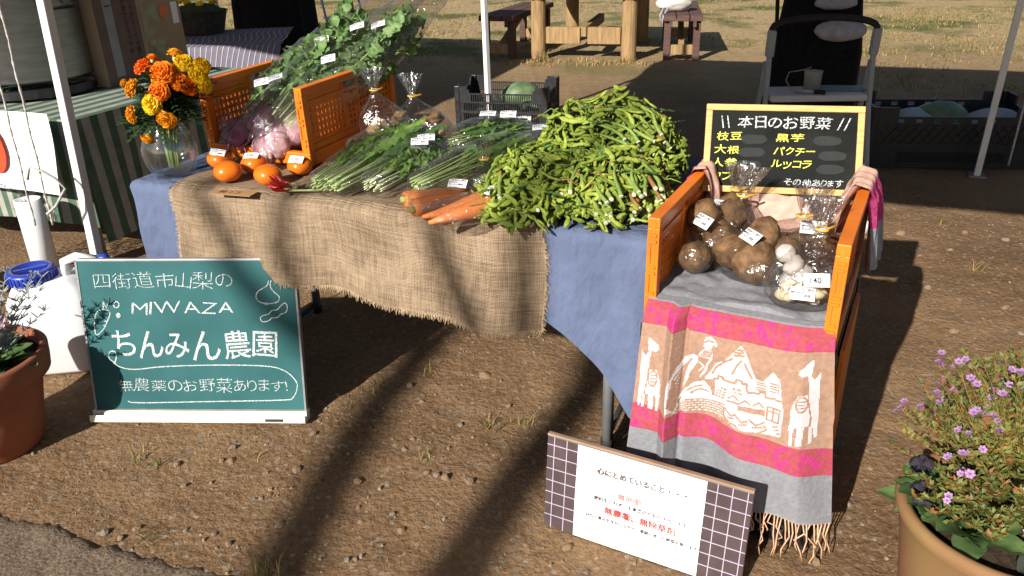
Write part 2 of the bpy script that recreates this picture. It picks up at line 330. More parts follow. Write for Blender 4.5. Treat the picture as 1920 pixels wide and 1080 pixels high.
def grass():
    mb = MB(); random.seed(21)
    def blade(x, y, h, lean, mi, wd=.004):
        a = rnd(0, 6.28); d = V((math.cos(a), math.sin(a), 0)); n = V((-d.y, d.x, 0))*wd; b = V((x, y, gh(x, y)-.004))
        m_ = b+d*lean*.4*h+V((0, 0, h*.7)); t = b+d*lean*h+V((0, 0, h*rnd(.75, 1)))
        mb.add([b-n, b+n, m_+n*.7, m_-n*.7, t], [(0, 1, 2, 3), (3, 2, 4)], mi)
    def tuft(x, y, n, h, sp, dry=.3, wd=.004):
        for _ in range(n): blade(x+random.gauss(0, sp), y+random.gauss(0, sp), h*rnd(.5, 1.2), rnd(.3, 1.5), int(random.random() < dry), wd)
    for _ in range(420):                       # weeds over the open field
        x, y = rnd(-6, 9), rnd(8.6, 17)
        if nz((x, y, 0), .7, 9) > -.05 or random.random() < .25: tuft(x, y, 46, .040, .19, .45, .006)
    for _ in range(150): tuft(rnd(3, 8), rnd(6.6, 12), 34, .032, .14, .4, .005)
    for x in np.arange(-.0, 1.5, .05): tuft(x+rnd(-.05, .05), 8.62+rnd(-.16, .16)-.1*x, 10, .05, .06, .9, .005)
    for x, y, n, h in ((.385, 8.72, 30, .16), (1.3, 8.55, 12, .1), (-.08, 2.06, 26, .05), (.02, 2.06, 10, .05), (-.30, 2.36, 12, .045), (-.46, 2.28, 16, .05), (-.53, 2.18, 10, .04), (-.27, 1.9, 12, .035), (-1.05, 1.88, 10, .05), (-1.12, 1.93, 10, .05), (-.58, 1.42, 50, .055), (-.62, 1.46, 30, .05), (-.95, 1.58, 8, .06), (1.98, 3.1, 18, .06), (2.3, 3.0, 16, .06), (2.55, 2.6, 20, .06), (2.1, 3.65, 10, .05), (-.76, 1.92, 7, .04)):
        tuft(x, y, n, h, .012 if y < 4 else .05, .6, .0018 if y < 4 else .005)
    o = mb.build('grass', [M['grass'], M['dry_grass']], kind='stuff'); o['label'] = 'thin weeds and dry grass on the bare ground'
grass()

# ---------------------------------------------------------------- tents, trees that cast the long shadows
def tent(name, label, w0, w1, d0, d1, eave, peak, legs, grp, shade_flap=None):
    t = thing(name, label, 'tent', F((w0+w1)/2, (d0+d1)/2), YAW, grp); cx, cy = (w0+w1)/2, (d0+d1)/2
    a, b = (w1-w0)/2, (d1-d0)/2; mb = MB()
    mb.add([(-a, -b, eave), (a, -b, eave), (a, b, eave), (-a, b, eave), (0, 0, peak), (-a, -b, eave-.18), (a, -b, eave-.18), (a, b, eave-.18), (-a, b, eave-.18)],
           [(0, 1, 4), (1, 2, 4), (2, 3, 4), (3, 0, 4), (0, 5, 6, 1), (1, 6, 7, 2), (2, 7, 8, 3), (3, 8, 5, 0)])
    mb.build('roof', M['canvas'], t)
    if shade_flap: MB().box(((shade_flap[0]+shade_flap[1])/2-cx, (shade_flap[2]+shade_flap[3])/2-cy, eave-.02), (shade_flap[1]-shade_flap[0], shade_flap[3]-shade_flap[2], .012)).build('added_shade_flap', M['canvas'], t)  # unseen flap added to carry the roof's shade farther forward on one side
    inv = Matrix.Rotation(-YAW, 3, 'Z'); o0 = F(cx, cy)
    for (fx, fy), (tx, ty) in legs:
        A = inv@(V((fx, fy, 0))-o0); B = inv@(V((tx, ty, eave))-o0); A.z = .0; B.z = eave
        l = MB().bar(A, A.lerp(B, .60), .034, .034).bar(A.lerp(B, .56), B, .042, .042).build('leg', M['white_metal'], t, bevel=.003)
        MB().box(A+V((0, 0, .004)), (.09, .09, .007)).build('foot_plate', M['grey_metal'], l)
        c = A.lerp(B, .575); MB().box(c, (.05, .05, .02)).build('height_lock', M['rubber'], l)
    return t
tent('canopy_tent', 'white pole canopy tent shading the ground behind the vegetable stall', -2.52, 1.15, 1.36, 4.95, 2.15, 2.9,
     [((-1.623, 2.892), (-1.49, 2.84)), ((-.13, 5.70), (-.15, 5.72)), ((2.68, 4.40), (2.72, 4.38)), ((1.62, 1.50), (1.62, 1.5))], None, (-.78, 1.15, .70, 1.355))
tent('canopy_tent', 'neighbouring canopy tent over the left stalls', -7.2, -3.9, 2.15, 5.9, 2.15, 2.85,
     [((-2.35, 6.9), (-2.35, 6.9)), ((-6.4, 4.4), (-6.4, 4.4))], None)
def limb(pts, radii, n=9):
    return MB().tube(pts, radii, n)
def lift(g, s): return V((g[0], g[1], 0)) + SUN*s
def shade_tree(name, label, trunk_g, s0, forks, r0, r1, base):
    t = thing(name, label, 'tree', (base[0], base[1], 0)); o0 = V((base[0], base[1], 0))
    pts = [V((base[0], base[1], -.1))]; n = len(trunk_g)
    P0 = lift(trunk_g[0], s0)
    pts += [V((base[0], base[1], 0)).lerp(P0, .5)+V((.1, -.1, .1)), P0]; rr = [r0*1.8, r0*1.35, r0*1.1]
    for i, g in enumerate(trunk_g[1:], 1): pts.append(lift(g, s0+.75*i)); rr.append(r0*(1.05-.15*i/n))
    limb([p-o0 for p in pts], rr).build('trunk', M['bark'], t, smooth=True)
    for fk in forks:
        q = [pts[-1]]; r_ = [r1]
        for i, g in enumerate(fk, 1): q.append(lift(g, s0+.75*(n-1)+.5*i)); r_.append(r1*(1-.12*i))
        d = (q[-1]-q[-2]); q.append(q[-1]+d*1.2+V((0, 0, .5))); r_.append(.012)
        limb([p-o0 for p in q], r_).build('branch', M['bark'], t, smooth=True)
    return t
shade_tree('bare_tree', 'slender bare forked tree leaning over the stall front', [(-.70, .55), (-.585, 1.45), (-.537, 1.74), (-.47, 2.12), (-.36, 2.42)], 8.5,
           [[(-.25, 2.66), (-.12, 3.0), (.07, 3.21)], [(-.37, 2.7), (-.34, 2.95), (-.2, 3.36)]], .068, .050, (-5.6, -7.4))
shade_tree('bare_tree', 'thicker bare forked tree beside the slender one', [(-.52, .6), (-.157, 1.435), (-.03, 1.72), (.12, 2.03), (.22, 2.2)], 8.2,
           [[(.30, 2.55), (.40, 2.83), (.49, 3.02)], [(.44, 2.5), (.60, 2.73), (.76, 2.95)]], .074, .054, (-5.1, -6.6))

# ---------------------------------------------------------------- picnic table and benches at the back
def picnic():
    t = thing('picnic_table', 'rustic picnic table on thick round log posts with plank rails', 'table', (.83, 8.83, 0), R(-15))
    for i, (x, y) in enumerate(((-.485, -.02), (.485, -.02), (-.36, 1.3), (.48, 1.3))):
        MB().lathe([(.082, 0), (.080, .3), (.078, .68)], 18, (x, y, 0), caps=True).build('post', M['log'], t, smooth=False)
    for x0, x1 in ((-.40, -.03), (.05, .40)): MB().box(((x0+x1)/2, -.02, .245), (x1-x0, .07, .17)).build('end_rail', M['log'], t, bevel=.006)
    MB().box((0, .62, .28), (.07, 1.3, .10)).build('long_rail', M['log'], t, bevel=.006)
    for i in range(6): MB().box((-.5+.2*i, .64, .705), (.185, 1.75, .045)).build('table_plank', M['plank'], t, bevel=.005)
def bench(loc, rz, label, n=3, L=1.4):
    t = thing('plank_bench', label, 'bench', loc, rz, None)
    for i in range(n): MB().box(((i-(n-1)/2)*.135, L/2-.06, .42), (.125, L, .055)).build('seat_plank', M['plank'], t, bevel=.005)
    for y in (.03, L-.2):
        for x in (-.15, .15): MB().box((x, y, .19), (.07, .09, .39)).build('leg', M['plank'], t, bevel=.004)
        MB().box((0, y, .10), (.24, .05, .10)).build('foot_rail', M['log'], t, bevel=.004)
    for s in (-.12, .12): MB().box((s, -.03, .365), (.03, .10, .055)).build('bracket', M['plank'], t)
    MB().bar((0, .1, .12), (0, L*.5, .36), .06, .05).build('brace', M['log'], t)
picnic()
bench((-.08, 9.0, 0), R(-20), 'dark plank bench in the shade left of the picnic table', L=1.5)
bench((1.83, 8.60, 0), R(-10), 'reddish plank bench carrying a pale cloth bag by the picnic table', L=1.5)
def cloth_bag():
    t = thing('cloth_bag', 'crumpled pale cotton bag lying on the reddish bench', 'bag', (1.80, 8.95, .449), R(12))
    MB().ball((0, 0, .075), (.20, .13, .085), 22, 14, 0, lambda d: 1+.22*nz(d, 2.2, 3)+.1*nz(d, 5, 4)).build('bag_body', mat('cotton', (.55, .51, .46), .9, .08, 9, .4, 40, .1), t, smooth=True)
    MB().tube([(-.16, -.1, .05), (-.21, -.13, -.02), (-.19, -.14, -.12), (-.17, -.13, -.03), (-.12, -.12, .05)], .008, 6).build('handle', M['towel'], t, smooth=True)
cloth_bag()

# ---------------------------------------------------------------- panels with real holes
def holes(w_, h_, rects, t_, ox=0, oz=0):
    xs = sorted({0, w_, *[r[0] for r in rects], *[r[1] for r in rects]}); zs = sorted({0, h_, *[r[2] for r in rects], *[r[3] for r in rects]})
    nx, nzz = len(xs)-1, len(zs)-1
    S = [[not any(a < (xs[i]+xs[i+1])/2 < b and c < (zs[j]+zs[j+1])/2 < d for a, b, c, d in rects) for j in range(nzz)] for i in range(nx)]
    mb = MB(); g = lambda i, j: 0 <= i < nx and 0 <= j < nzz and S[i][j]
    idx = {}
    def vid(i, j, k):
        if (i, j, k) not in idx: idx[i, j, k] = len(mb.v); mb.v.append((xs[i]+ox, (-t_/2, t_/2)[k], zs[j]+oz))
        return idx[i, j, k]
    def q(*c): mb.f.append(tuple(vid(*p) for p in c)); mb.m.append(0)
    for i in range(nx):
        for j in range(nzz):
            if not S[i][j]: continue
            q((i, j, 0), (i+1, j, 0), (i+1, j+1, 0), (i, j+1, 0)); q((i, j, 1), (i, j+1, 1), (i+1, j+1, 1), (i+1, j, 1))
            if not g(i-1, j): q((i, j, 0), (i, j+1, 0), (i, j+1, 1), (i, j, 1))
            if not g(i+1, j): q((i+1, j, 0), (i+1, j, 1), (i+1, j+1, 1), (i+1, j+1, 0))
            if not g(i, j-1): q((i, j, 0), (i, j, 1), (i+1, j, 1), (i+1, j, 0))
            if not g(i, j+1): q((i, j+1, 0), (i+1, j+1, 0), (i+1, j+1, 1), (i, j+1, 1))
    return mb
def hgrid(x0, x1, z0, z1, nx, nz_, fx=.55, fz=.6):
    px, pz = (x1-x0)/nx, (z1-z0)/nz_
    return [(x0+px*(i+.5-fx/2), x0+px*(i+.5+fx/2), z0+pz*(j+.5-fz/2), z0+pz*(j+.5+fz/2)) for i in range(nx) for j in range(nz_)]
def orange_crate(name, label, loc, rz, W_, D_, H_, tilt=0, low=0):
    t = thing(name, label, 'crate', loc, (tilt, 0, rz)); O_ = M['orange']
    # local: x across the open front (0..W), y depth (0..D), z up
    fl = holes(W_-.01, D_-.01, hgrid(.03, W_-.04, .03, D_-.04, 9, 11), .008)
    fl.v = [(x+.005, z+.005, y+.012) for x, y, z in fl.v]; fl.build('floor_panel', O_, t)
    b = MB().box((W_/2, .012, .022), (W_, .024, .044)).box((W_/2, D_-.012, .022), (W_, .024, .044)).box((.012, D_/2, .022), (.024, D_-.048, .0438)).box((W_-.012, D_/2, .022), (.024, D_-.048, .0438))
    b.build('base_rim', O_, t, bevel=.004)
    for side, x in ((0, .014), (1, W_-.014)):
        rr = hgrid(.035, .215, .03, H_-.085, 9, 6, .58, .62)+hgrid(D_-.215, D_-.035, .03, H_-.085, 9, 6, .58, .62)+hgrid(.24, D_-.24, .03, H_-.14, 2, 4, .5, .6)+[(.225, D_-.225, H_-.108, H_-.068)]
        p = holes(D_, H_-.052, rr, .010); p.v = [(x+y, x_, z+.044) for x_, y, z in p.v]
        wl = p.build('side_wall', O_, t)
        f = MB().box((x, D_/2, H_-.012), (.028, D_-.004, .024)).box((x, .014, .044+(H_-.068)/2), (.028, .026, H_-.068)).box((x, D_-.014, .044+(H_-.068)/2), (.028, .026, H_-.068))
        for yy in (.219, D_-.219): f.box((x, yy, .044+(H_-.07)/2), (.018, .010, H_-.07))
        f.box((x, D_/2, .055), (.0185, D_-.06, .02)).box((x, D_/2, H_-.052), (.0185, D_-.06, .012)); f.build('wall_frame', O_, wl, bevel=.002)
        g = MB()
        for k, zz in enumerate((.07, .085, .135, .15, H_-.055, H_-.04)): g.box((x, -.001, zz), (.017, .006, .006))
        for zz in (.11, H_-.085): g.box((x-.006, -.001, zz), (.005, .006, .045))
        g.build('hinge_lug', O_, wl)
    H_ -= low
    rr = hgrid(.04, W_*.36, .03, H_-.085, 6, 6, .58, .62)+hgrid(W_*.64, W_-.04, .03, H_-.085, 6, 6, .58, .62)+[(W_*.39, W_*.61, H_-.108, H_-.068)]
    p = holes(W_-.06, H_-.052, [(a-.03, b_-.03, c, d) for a, b_, c, d in rr], .010); p.v = [(x+.03, y+D_-.014, z+.044) for x, y, z in p.v]; wl = p.build('back_wall', O_, t)
    MB().box((W_/2, D_-.014, H_-.013), (W_-.057, .026, .023)).build('wall_frame', O_, wl, bevel=.002)
    return t
def black_crate(name, label, loc, rz, W_, D_, H_, style, group=None):
    t = thing(name, label, 'crate', loc, rz, group); B = M['blackp']
    def wall(L_, nm='wall'):
        if style == 'slat':
            rr = []
            for a, b_ in ((.0, .2), (.22, .42), (.44, .64)):
                rr += hgrid(.055, L_-.055, a*H_+.012, b_*H_+.010, int(L_/.016), 1, .62, .85)
            rr += hgrid(.11, L_-.11, .67*H_, .84*H_, int((L_-.2)/.016), 1, .62, .9)
            rr += [(.10, L_-.10, .86*H_, H_)]+[(.085+.01*0, .1, .93*H_, H_), (L_-.1, L_-.085, .93*H_, H_)]
        elif style == 'box':
            rr = hgrid(.06, L_-.06, .10, H_-.035, max(3, int(L_/.033)), 6, .62, .62)+hgrid(.05, L_-.05, .02, .05, 1, 2, .98, .3)
        else:
            rr = hgrid(.16, L_-.16, .035, .10, int((L_-.3)/.012), 5, .62, .62)+[(.14, L_-.14, .85*H_, H_)]+[(.14+k*.1, .18+k*.1, .75*H_, .81*H_) for k in range(int((L_-.3)/.1))]
        return rr
    for (L_, pos, r_) in ((W_, (-W_/2, -D_/2+.006, 0), 0), (W_, (-W_/2, D_/2-.006, 0), 0), (D_-.026, (-W_/2+.006, -D_/2+.013, 0), 90), (D_-.026, (W_/2-.006, -D_/2+.013, 0), 90)):
        p = holes(L_, H_, wall(L_), .012); wl = p.build('wall', B, t, loc=pos, rot=(0, 0, R(r_)))
        if style == 'slat':
            m = MB()
            for z in (.005, .215*H_, .43*H_, .65*H_): m.box((L_/2, -.0085 if r_ == 0 and pos[1] < 0 else .0085, z+.006), (L_-.004, .007, .010))
            m.build('rib', B, wl)
        elif style == 'box' and r_ == 0 and pos[1] < 0:
            m = MB()
            for z in (.008, .034, .062): m.box((L_/2, -.009, z), (L_-.03, .008, .006))
            m.box((L_/2, -.010, H_-.012), (L_-.002, .010, .022)); m.build('rib', B, wl)
    if style == 'diamond':
        m = MB(); n = 16; zz0, zz1 = .40*H_, .72*H_
        for s in (-1, 1):
            y = s*(D_/2-.006)+(-.012 if s < 0 else .012)
            for i in range(n):
                x = -W_/2+.06+(W_-.12)*i/(n-1)
                for q in (-1, 1): m.bar((x, y, zz0), (x+q*(zz1-zz0)*.8, y, zz1), .005, .006)
        m.build('lattice', B, t, kind='stuff')
    MB().box((0, 0, .006), (W_-.026, D_-.026, .010)).build('floor_panel', B, t)
    for sx in (-1, 1):
        for sy in (-1, 1): MB().box((sx*(W_/2-.012), sy*(D_/2-.012), H_/2+.001), (.036, .036, H_+.002)).build('corner_post', B, t, bevel=.004)
    return t
black_crate('vented_crate', 'black slatted crate holding green gourds behind the leafy greens', (.01, 5.88, 0), R(-14), .66, .46, .33, 'slat')
black_crate('vented_crate', 'black crate of grey gourds in deep shade by the tent pole', (2.62, 4.80, 0), R(-8), .92, .50, .36, 'diamond')
M['gourd'] = mat('green_gourd', (.075, .13, .055), .45, .25, 14, .1, 50, .4, col2=(.16, .22, .11))
M['gourd_pale'] = mat('waxy_gourd', (.33, .37, .40), .7, .15, 9, .1, 50, .2)
def gourd(loc, r_, rot, m_, label, grp):
    t = thing('gourd', label, 'gourd', loc, rot, grp)
    MB().ball((0, 0, 0), r_, 20, 12, 0, lambda d: 1+.03*math.cos(8*math.atan2(d.y, d.z))+.05*nz(d, 1.5, 3)).build('rind', m_, t, smooth=True)
    MB().tube([(r_[0]*.96, 0, 0), (r_[0]*1.08, .004, .01), (r_[0]*1.15, .01, .025)], [.013, .009, .011], 7).build('stem', M['jute'], t, smooth=True)
for x, y, z, rx, a in ((.10, 5.93, .22, .15, 20), (-.12, 5.85, .13, .14, 70), (.20, 5.80, .17, .12, -30)): gourd((x, y, z), (rx, rx*.78, rx*.62), (0, 0, R(a)), M['gourd'], 'green striped gourd lying in the black slatted crate', 'green gourds in the slatted crate')
for x, y, z, rx, a in ((2.42, 4.75, .20, .19, 40), (2.66, 4.86, .21, .19, 5), (2.93, 4.74, .18, .20, -12)): gourd((x, y, z), (rx, rx*.7, rx*.62), (0, R(8), R(a)), M['gourd_pale'] if x != 2.66 else M['gourd'], 'large wax gourd lying in the shaded black crate', 'wax gourds in the shaded crate')

# ---------------------------------------------------------------- step stool with handle, things on it, pushchair behind
def stool():
    t = thing('step_stool', 'grey folding step stool with arched handle and white plastic tread', 'stool', (1.43, 3.72, 0), R(-3))
    for s in (-1, 1):
        l = MB().tube([(s*.245+(s > 0)*.02, -.14, .03), (s*.235, -.03, .58), (s*.232, 0, .80), (s*.232, .005, .88)], .0125, 10).build('leg', M['grey_plastic'], t, smooth=True)
        MB().lathe([(.0, 0), (.019, .002), (.02, .055), (.015, .062)], 12, (s*.245+(s > 0)*.02, -.145, 0)).build('foot_cap', M['white_plastic'], l, smooth=True)
        MB().box((s*.232, .0, .865), (.035, .042, .12), Matrix.Rotation(.08, 3, 'X')).build('handle_clamp', M['grey_plastic'], t, bevel=.008)
        l2 = MB().tube([(s*.26, .30, .03), (s*.24, .06, .62), (s*.235, .03, .78)], .012, 8).build('rear_leg', M['grey_plastic'], t, smooth=True)
        MB().lathe([(.0, 0), (.017, .002), (.018, .05)], 12, (s*.26, .302, 0)).build('foot_cap', M['white_plastic'], l2, smooth=True)
    arc = [(-.232, .0, .89)]+[(-.232*math.cos(a)*(1 if True else 1), .03*math.sin(a), .915+.055*math.sin(a)**.6) for a in np.linspace(.12, math.pi-.12, 15)]+[(.232, .0, .89)]
    MB().tube(arc, .015, 10).build('handle', M['rubber'], t, smooth=True)
    MB().box((0, .055, .625), (.44, .22, .032)).build('tread', M['pale_plastic'], t, bevel=.012)
    MB().box((0, -.06, .33), (.45, .17, .03)).build('lower_tread', M['pale_plastic'], t, bevel=.01)
stool()
def stool_items():
    j = thing('plastic_jar', 'small cloudy plastic cup standing on the stool tread', 'cup', (1.425, 3.77, .6415))
    MB().lathe([(.0, .001), (.036, .001), (.040, .085), (.042, .09), (.038, .088), (.034, .004)], 20).build('cup_wall', mat('cloudy_plastic', (.45, .44, .40), .35, .1, 20, 0, 0, .5, trans=.3), j, smooth=True)
    MB().lathe([(0, .004), (.032, .004), (.032, .03), (0, .03)], 14).build('orange_content', mat('amber', (.55, .22, .03), .5, .1), j, smooth=True)
    p = thing('marker_pen', 'black and grey marker pen lying beside the plastic cup', 'pen', (1.385, 3.70, .652), (0, R(90), R(-25)))
    MB().lathe([(0, -.06), (.009, -.06), (.009, .025), (0, .026)], 10).build('barrel', M['grey_plastic'], p, smooth=True)
    MB().lathe([(0, .026), (.0105, .026), (.0105, .075), (0, .076)], 10).build('cap', M['rubber'], p, smooth=True)
    s = thing('sheet_of_paper', 'blue and green printed sheets spread on the stool tread', 'paper', (1.56, 3.79, .6425), R(-8))
    MB().add([(-.13, -.07, 0), (.12, -.06, .002), (.16, .06, .004), (-.08, .09, .0)], [(0, 1, 2, 3)]).build('sheet', mat('blue_print', (.20, .24, .36), .5, .4, 30, 0, 0, .3, col2=(.10, .22, .17)), s)
    c = MB().tube([(-.06, 0, .01), (-.085, .01, .05), (-.07, .02, .085), (-.03, .02, .09), (0, .02, .095), (.03, .02, .105)], .0022, 5).build('wire', M['grey_plastic'], None, smooth=True, loc=(1.385, 3.76, .642)); tag(c, 'thin looping wire lying behind the marker pen', 'wire')
stool_items()
def pushchair():
    t = thing('pushchair', 'black fabric pushchair with grey towels standing behind the step stool', 'pushchair', (1.70, 4.45, 0), R(-4))
    rings = []
    for z, x0, x1, y0, y1 in ((.10, -.33, .18, -.15, .25), (.25, -.32, .19, -.14, .22), (.5, -.27, .20, -.10, .20), (.75, -.22, .215, -.06, .2), (.95, -.19, .20, -.03, .2), (1.12, -.18, .20, 0, .19)):
        ring = []
        for k in range(20):
            a = 2*math.pi*k/20; e = .55; cx = math.copysign(abs(math.cos(a))**e, math.cos(a)); cy = math.copysign(abs(math.sin(a))**e, math.sin(a))
            q = 1+.03*nz((cx, cy, z), 6)
            ring.append(((x0+x1)/2+cx*(x1-x0)/2*q, (y0+y1)/2+cy*(y1-y0)/2*q, z))
        rings.append(ring)
    MB().loft(rings).build('fabric_body', M['black_fabric'], t, smooth=True)
    MB().ball((.06, -.10, .83), (.135, .05, .055), 22, 12, 0, lambda d: 1+.12*nz(d, 3, 2)).build('grey_towel', M['towel'], t, smooth=True)
    MB().ball((.03, -.06, .965), (.11, .05, .035), 22, 12, 0, lambda d: 1+.12*nz(d, 3, 5)).build('grey_towel', M['towel'], t, smooth=True)
    for s in (-1, 1):
        MB().tube([(s*.21, .0, .1), (s*.225, .03, .7), (s*.22, .2, 1.15)], .011, 8).build('frame_tube', M['rubber'], t, smooth=True)
        w_ = MB().tube([(s*.23+dx, .05, .09) for dx in (-.02, .02)], .088, 18).build('wheel', M['rubber'], t)
        MB().tube([(s*.23+dx, .05, .09) for dx in (-.024, .024)], .05, 14).build('hub', M['grey_plastic'], w_)
pushchair()
# ---------------------------------------------------------------- lettering
_TX = {}
def text_mesh(body, size, m_, bold=0.0, wob=0.0, align='LEFT', spacing=1.0):
    c = bpy.data.curves.new('lettering', 'FONT'); c.body = body; c.size = size; c.align_x = align; c.offset = bold*size; c.space_character = spacing; c.resolution_u = 3
    o = bpy.data.objects.new('lettering', c); COL.objects.link(o); dg = bpy.context.evaluated_depsgraph_get()
    me = bpy.data.meshes.new_from_object(o.evaluated_get(dg)); bpy.data.objects.remove(o); bpy.data.curves.remove(c); me.name = 'lettering'
    me.materials.clear(); me.materials.append(m_)
    if wob:
        for v in me.vertices:
            p = v.co.copy(); q = V((p.x, p.y, 0))/size
            v.co.x += wob*size*noise.noise(q*1.3+V((3, 0, 0))); v.co.y += wob*size*noise.noise(q*1.3+V((0, 9, 0)))+wob*size*.5*noise.noise(q*.6)
    return me
def text(body, size, m_, parent, loc, rot=(0, 0, 0), **k):
    o = obj('lettering', text_mesh(body, size, m_, **k), parent, loc, rot); o['kind'] = 'stuff'; return o
def hand_text(body, m_, bold=0.0, seed=0, lean=0.0):
    """uneven hand-written line, one glyph at a time"""
    random.seed(seed*7+len(body)); mb = MB(); x = 0
    for ch in body:
        me = text_mesh(ch, 1, m_, bold)
        if not me.vertices: x += .4; continue
        xs = [v.co.x for v in me.vertices]; x0, x1 = min(xs), max(xs); cx, cy = (x0+x1)/2, .38; a = rnd(-.08, .08)+lean; s = rnd(.92, 1.08); sy = s*rnd(.94, 1.08); dy = rnd(-.05, .05); ad = (x1-x0)*s; sd = rnd(0, 90); sh = rnd(-.10, .10)
        vs_ = []
        for v in me.vertices:
            u, w_ = (v.co.x-cx)*s, (v.co.y-cy)*sy; u += sh*w_+.035*nz((v.co.x*2.3, v.co.y*2.3, sd), 1); w_ += .035*nz((v.co.x*2.3, v.co.y*2.3, sd+9), 1)
            vs_.append((x+ad/2+u*math.cos(a)-w_*math.sin(a), cy+dy+u*math.sin(a)+w_*math.cos(a), 0))
        mb.add(vs_, [tuple(p.vertices) for p in me.polygons]); x += ad+(rnd(.07, .10) if ord(ch) < 128 else rnd(.05, .13)); bpy.data.meshes.remove(me)
    return mb.mesh('lettering', m_)
def ribbon(mb, pts, wd, z=.0, mi=0, closed=False):
    P_ = [V((p[0], p[1], 0)) for p in pts]; n = len(P_)
    if closed: P_.append(P_[0]); n += 1
    vs_ = []
    for i, p in enumerate(P_):
        a = P_[i-1] if i else (P_[-2] if closed else P_[0]); b = P_[i+1] if i < n-1 else (P_[1] if closed else P_[-1])
        d = (b-a); d.normalize(); nn = V((-d.y, d.x, 0))*wd/2*(1+.25*nz(p, 90))
        vs_ += [(p.x+nn.x, p.y+nn.y, z), (p.x-nn.x, p.y-nn.y, z)]
    mb.add(vs_, [(2*i, 2*i+1, 2*i+3, 2*i+2) for i in range(n-1)], mi)
def spline(pts, k=6, closed=False):
    P_ = [V((p[0], p[1], 0)) for p in pts]; n = len(P_); out = []
    for i in range(n if closed else n-1):
        if closed: a, b, c, d = P_[(i-1) % n], P_[i], P_[(i+1) % n], P_[(i+2) % n]
        else: a, b, c, d = P_[max(i-1, 0)], P_[i], P_[i+1], P_[min(i+2, n-1)]
        for j in range(k):
            t = j/k; out.append(.5*((2*b)+(c-a)*t+(2*a-5*b+4*c-d)*t*t+(3*b-a-3*c+d)*t**3))
    if not closed: out.append(P_[-1])
    return out

# ---------------------------------------------------------------- stalls at the left back
M['stripe_a'] = mat('green_stripe', (.075, .125, .085), .9, .15, 20, .2, 80, .1)
M['stripe_b'] = mat('pale_stripe', (.30, .30, .26), .9, .12, 20, .2, 80, .1)
def striped_table():
    t = thing('trestle_table', 'trestle table under a green striped cloth at the neighbouring stall', 'table', F(-3.72, 2.73, 0), YAW)
    MB().box((-.2, .32, .665), (2.0, 1.2, .03)).build('table_top', M['pale_plastic'], t)
    for x in (-1.1, .68):
        for y in (-.2, .85): MB().tube([(x, y, 0), (x, y, .65)], .016, 8).build('leg', M['grey_metal'], t, smooth=True)
    c = thing('striped_cloth', 'green and cream striped cloth hanging over the neighbouring table', 'tablecloth', F(-3.72, 2.73, 0), YAW)
    mb = MB(); x0, x1, y0, y1 = -1.2, .815, -.30, .95; per = .085; top = .688
    def hang(a, b, out, z0, seg):
        d = (b-a); n = int(d.length/(per/2)); 
        for i in range(n):
            for j in range(10):
                def pt(ii, jj):
                    s = ii/n; dr = jj/10; p = a.lerp(b, s)
                    wv = .025*dr*math.sin(s*n*.35+seg)+.012*dr
                    return p+out*wv+V((0, 0, -dr*(top-z0-.03*math.sin(s*9+seg))))
                mb.add([pt(i, j), pt(i+1, j), pt(i+1, j+1), pt(i, j+1)], [(0, 1, 2, 3)], i % 2 if seg == 1 else (i//1) % 2)
    A, B, C_ = V((x0, y0, top)), V((x1, y0, top)), V((x1, y1, top))
    hang(A, B, V((0, -1, 0)), .20, 0); hang(B, C_, V((1, 0, 0)), .12, 1)
    n = int((x1-x0)/(per/2))
    for i in range(n): xa, xb = x0+(x1-x0)*i/n, x0+(x1-x0)*(i+1)/n; mb.add([(xa, y0, top), (xb, y0, top), (xb, y1, top), (xa, y1, top)], [(0, 1, 2, 3)], i % 2)
    mb.build('cloth_sheet', [M['stripe_a'], M['stripe_b']], c, smooth=False)
striped_table()
def stockpot():
    t = thing('stockpot', 'big dull steel stockpot on a burner at the neighbouring stall', 'pot', (-2.30, 3.98, .69))
    MB().lathe([(0, .078), (.268, .078), (.278, .09), (.279, .62), (.287, .625), (.287, .635), (.272, .635), (.272, .1), (0, .1)], 48).build('pot_wall', M['steel'], t, smooth=True)
    h = MB().tube([(.286*math.cos(a), .286*math.sin(a), z) for a, z in ((-.42, .40), (-.42, .40))]+[], .01).v
    for a0 in (-.45,):
        c, s = math.cos(a0), math.sin(a0); q = V((-s, c, 0)); o0 = V((.279*c, .279*s, .40)); out = V((c, s, 0))
        MB().tube([o0+q*-.07, o0+q*-.07+out*.035, o0+q*-.06+out*.05, o0+q*.06+out*.05, o0+q*.07+out*.035, o0+q*.07], .008, 8).build('handle', M['rubber'], t, smooth=True)
    b = MB()
    for k in range(3): a = 2.1*k; b.bar((0, 0, .06), (.30*math.cos(a), .30*math.sin(a), .06), .03, .02)
    b.lathe([(.24, .012), (.28, .012), (.28, .05), (.24, .05), (.24, .012)], 30); b.build('burner_stand', M['blackp'], t)
stockpot()
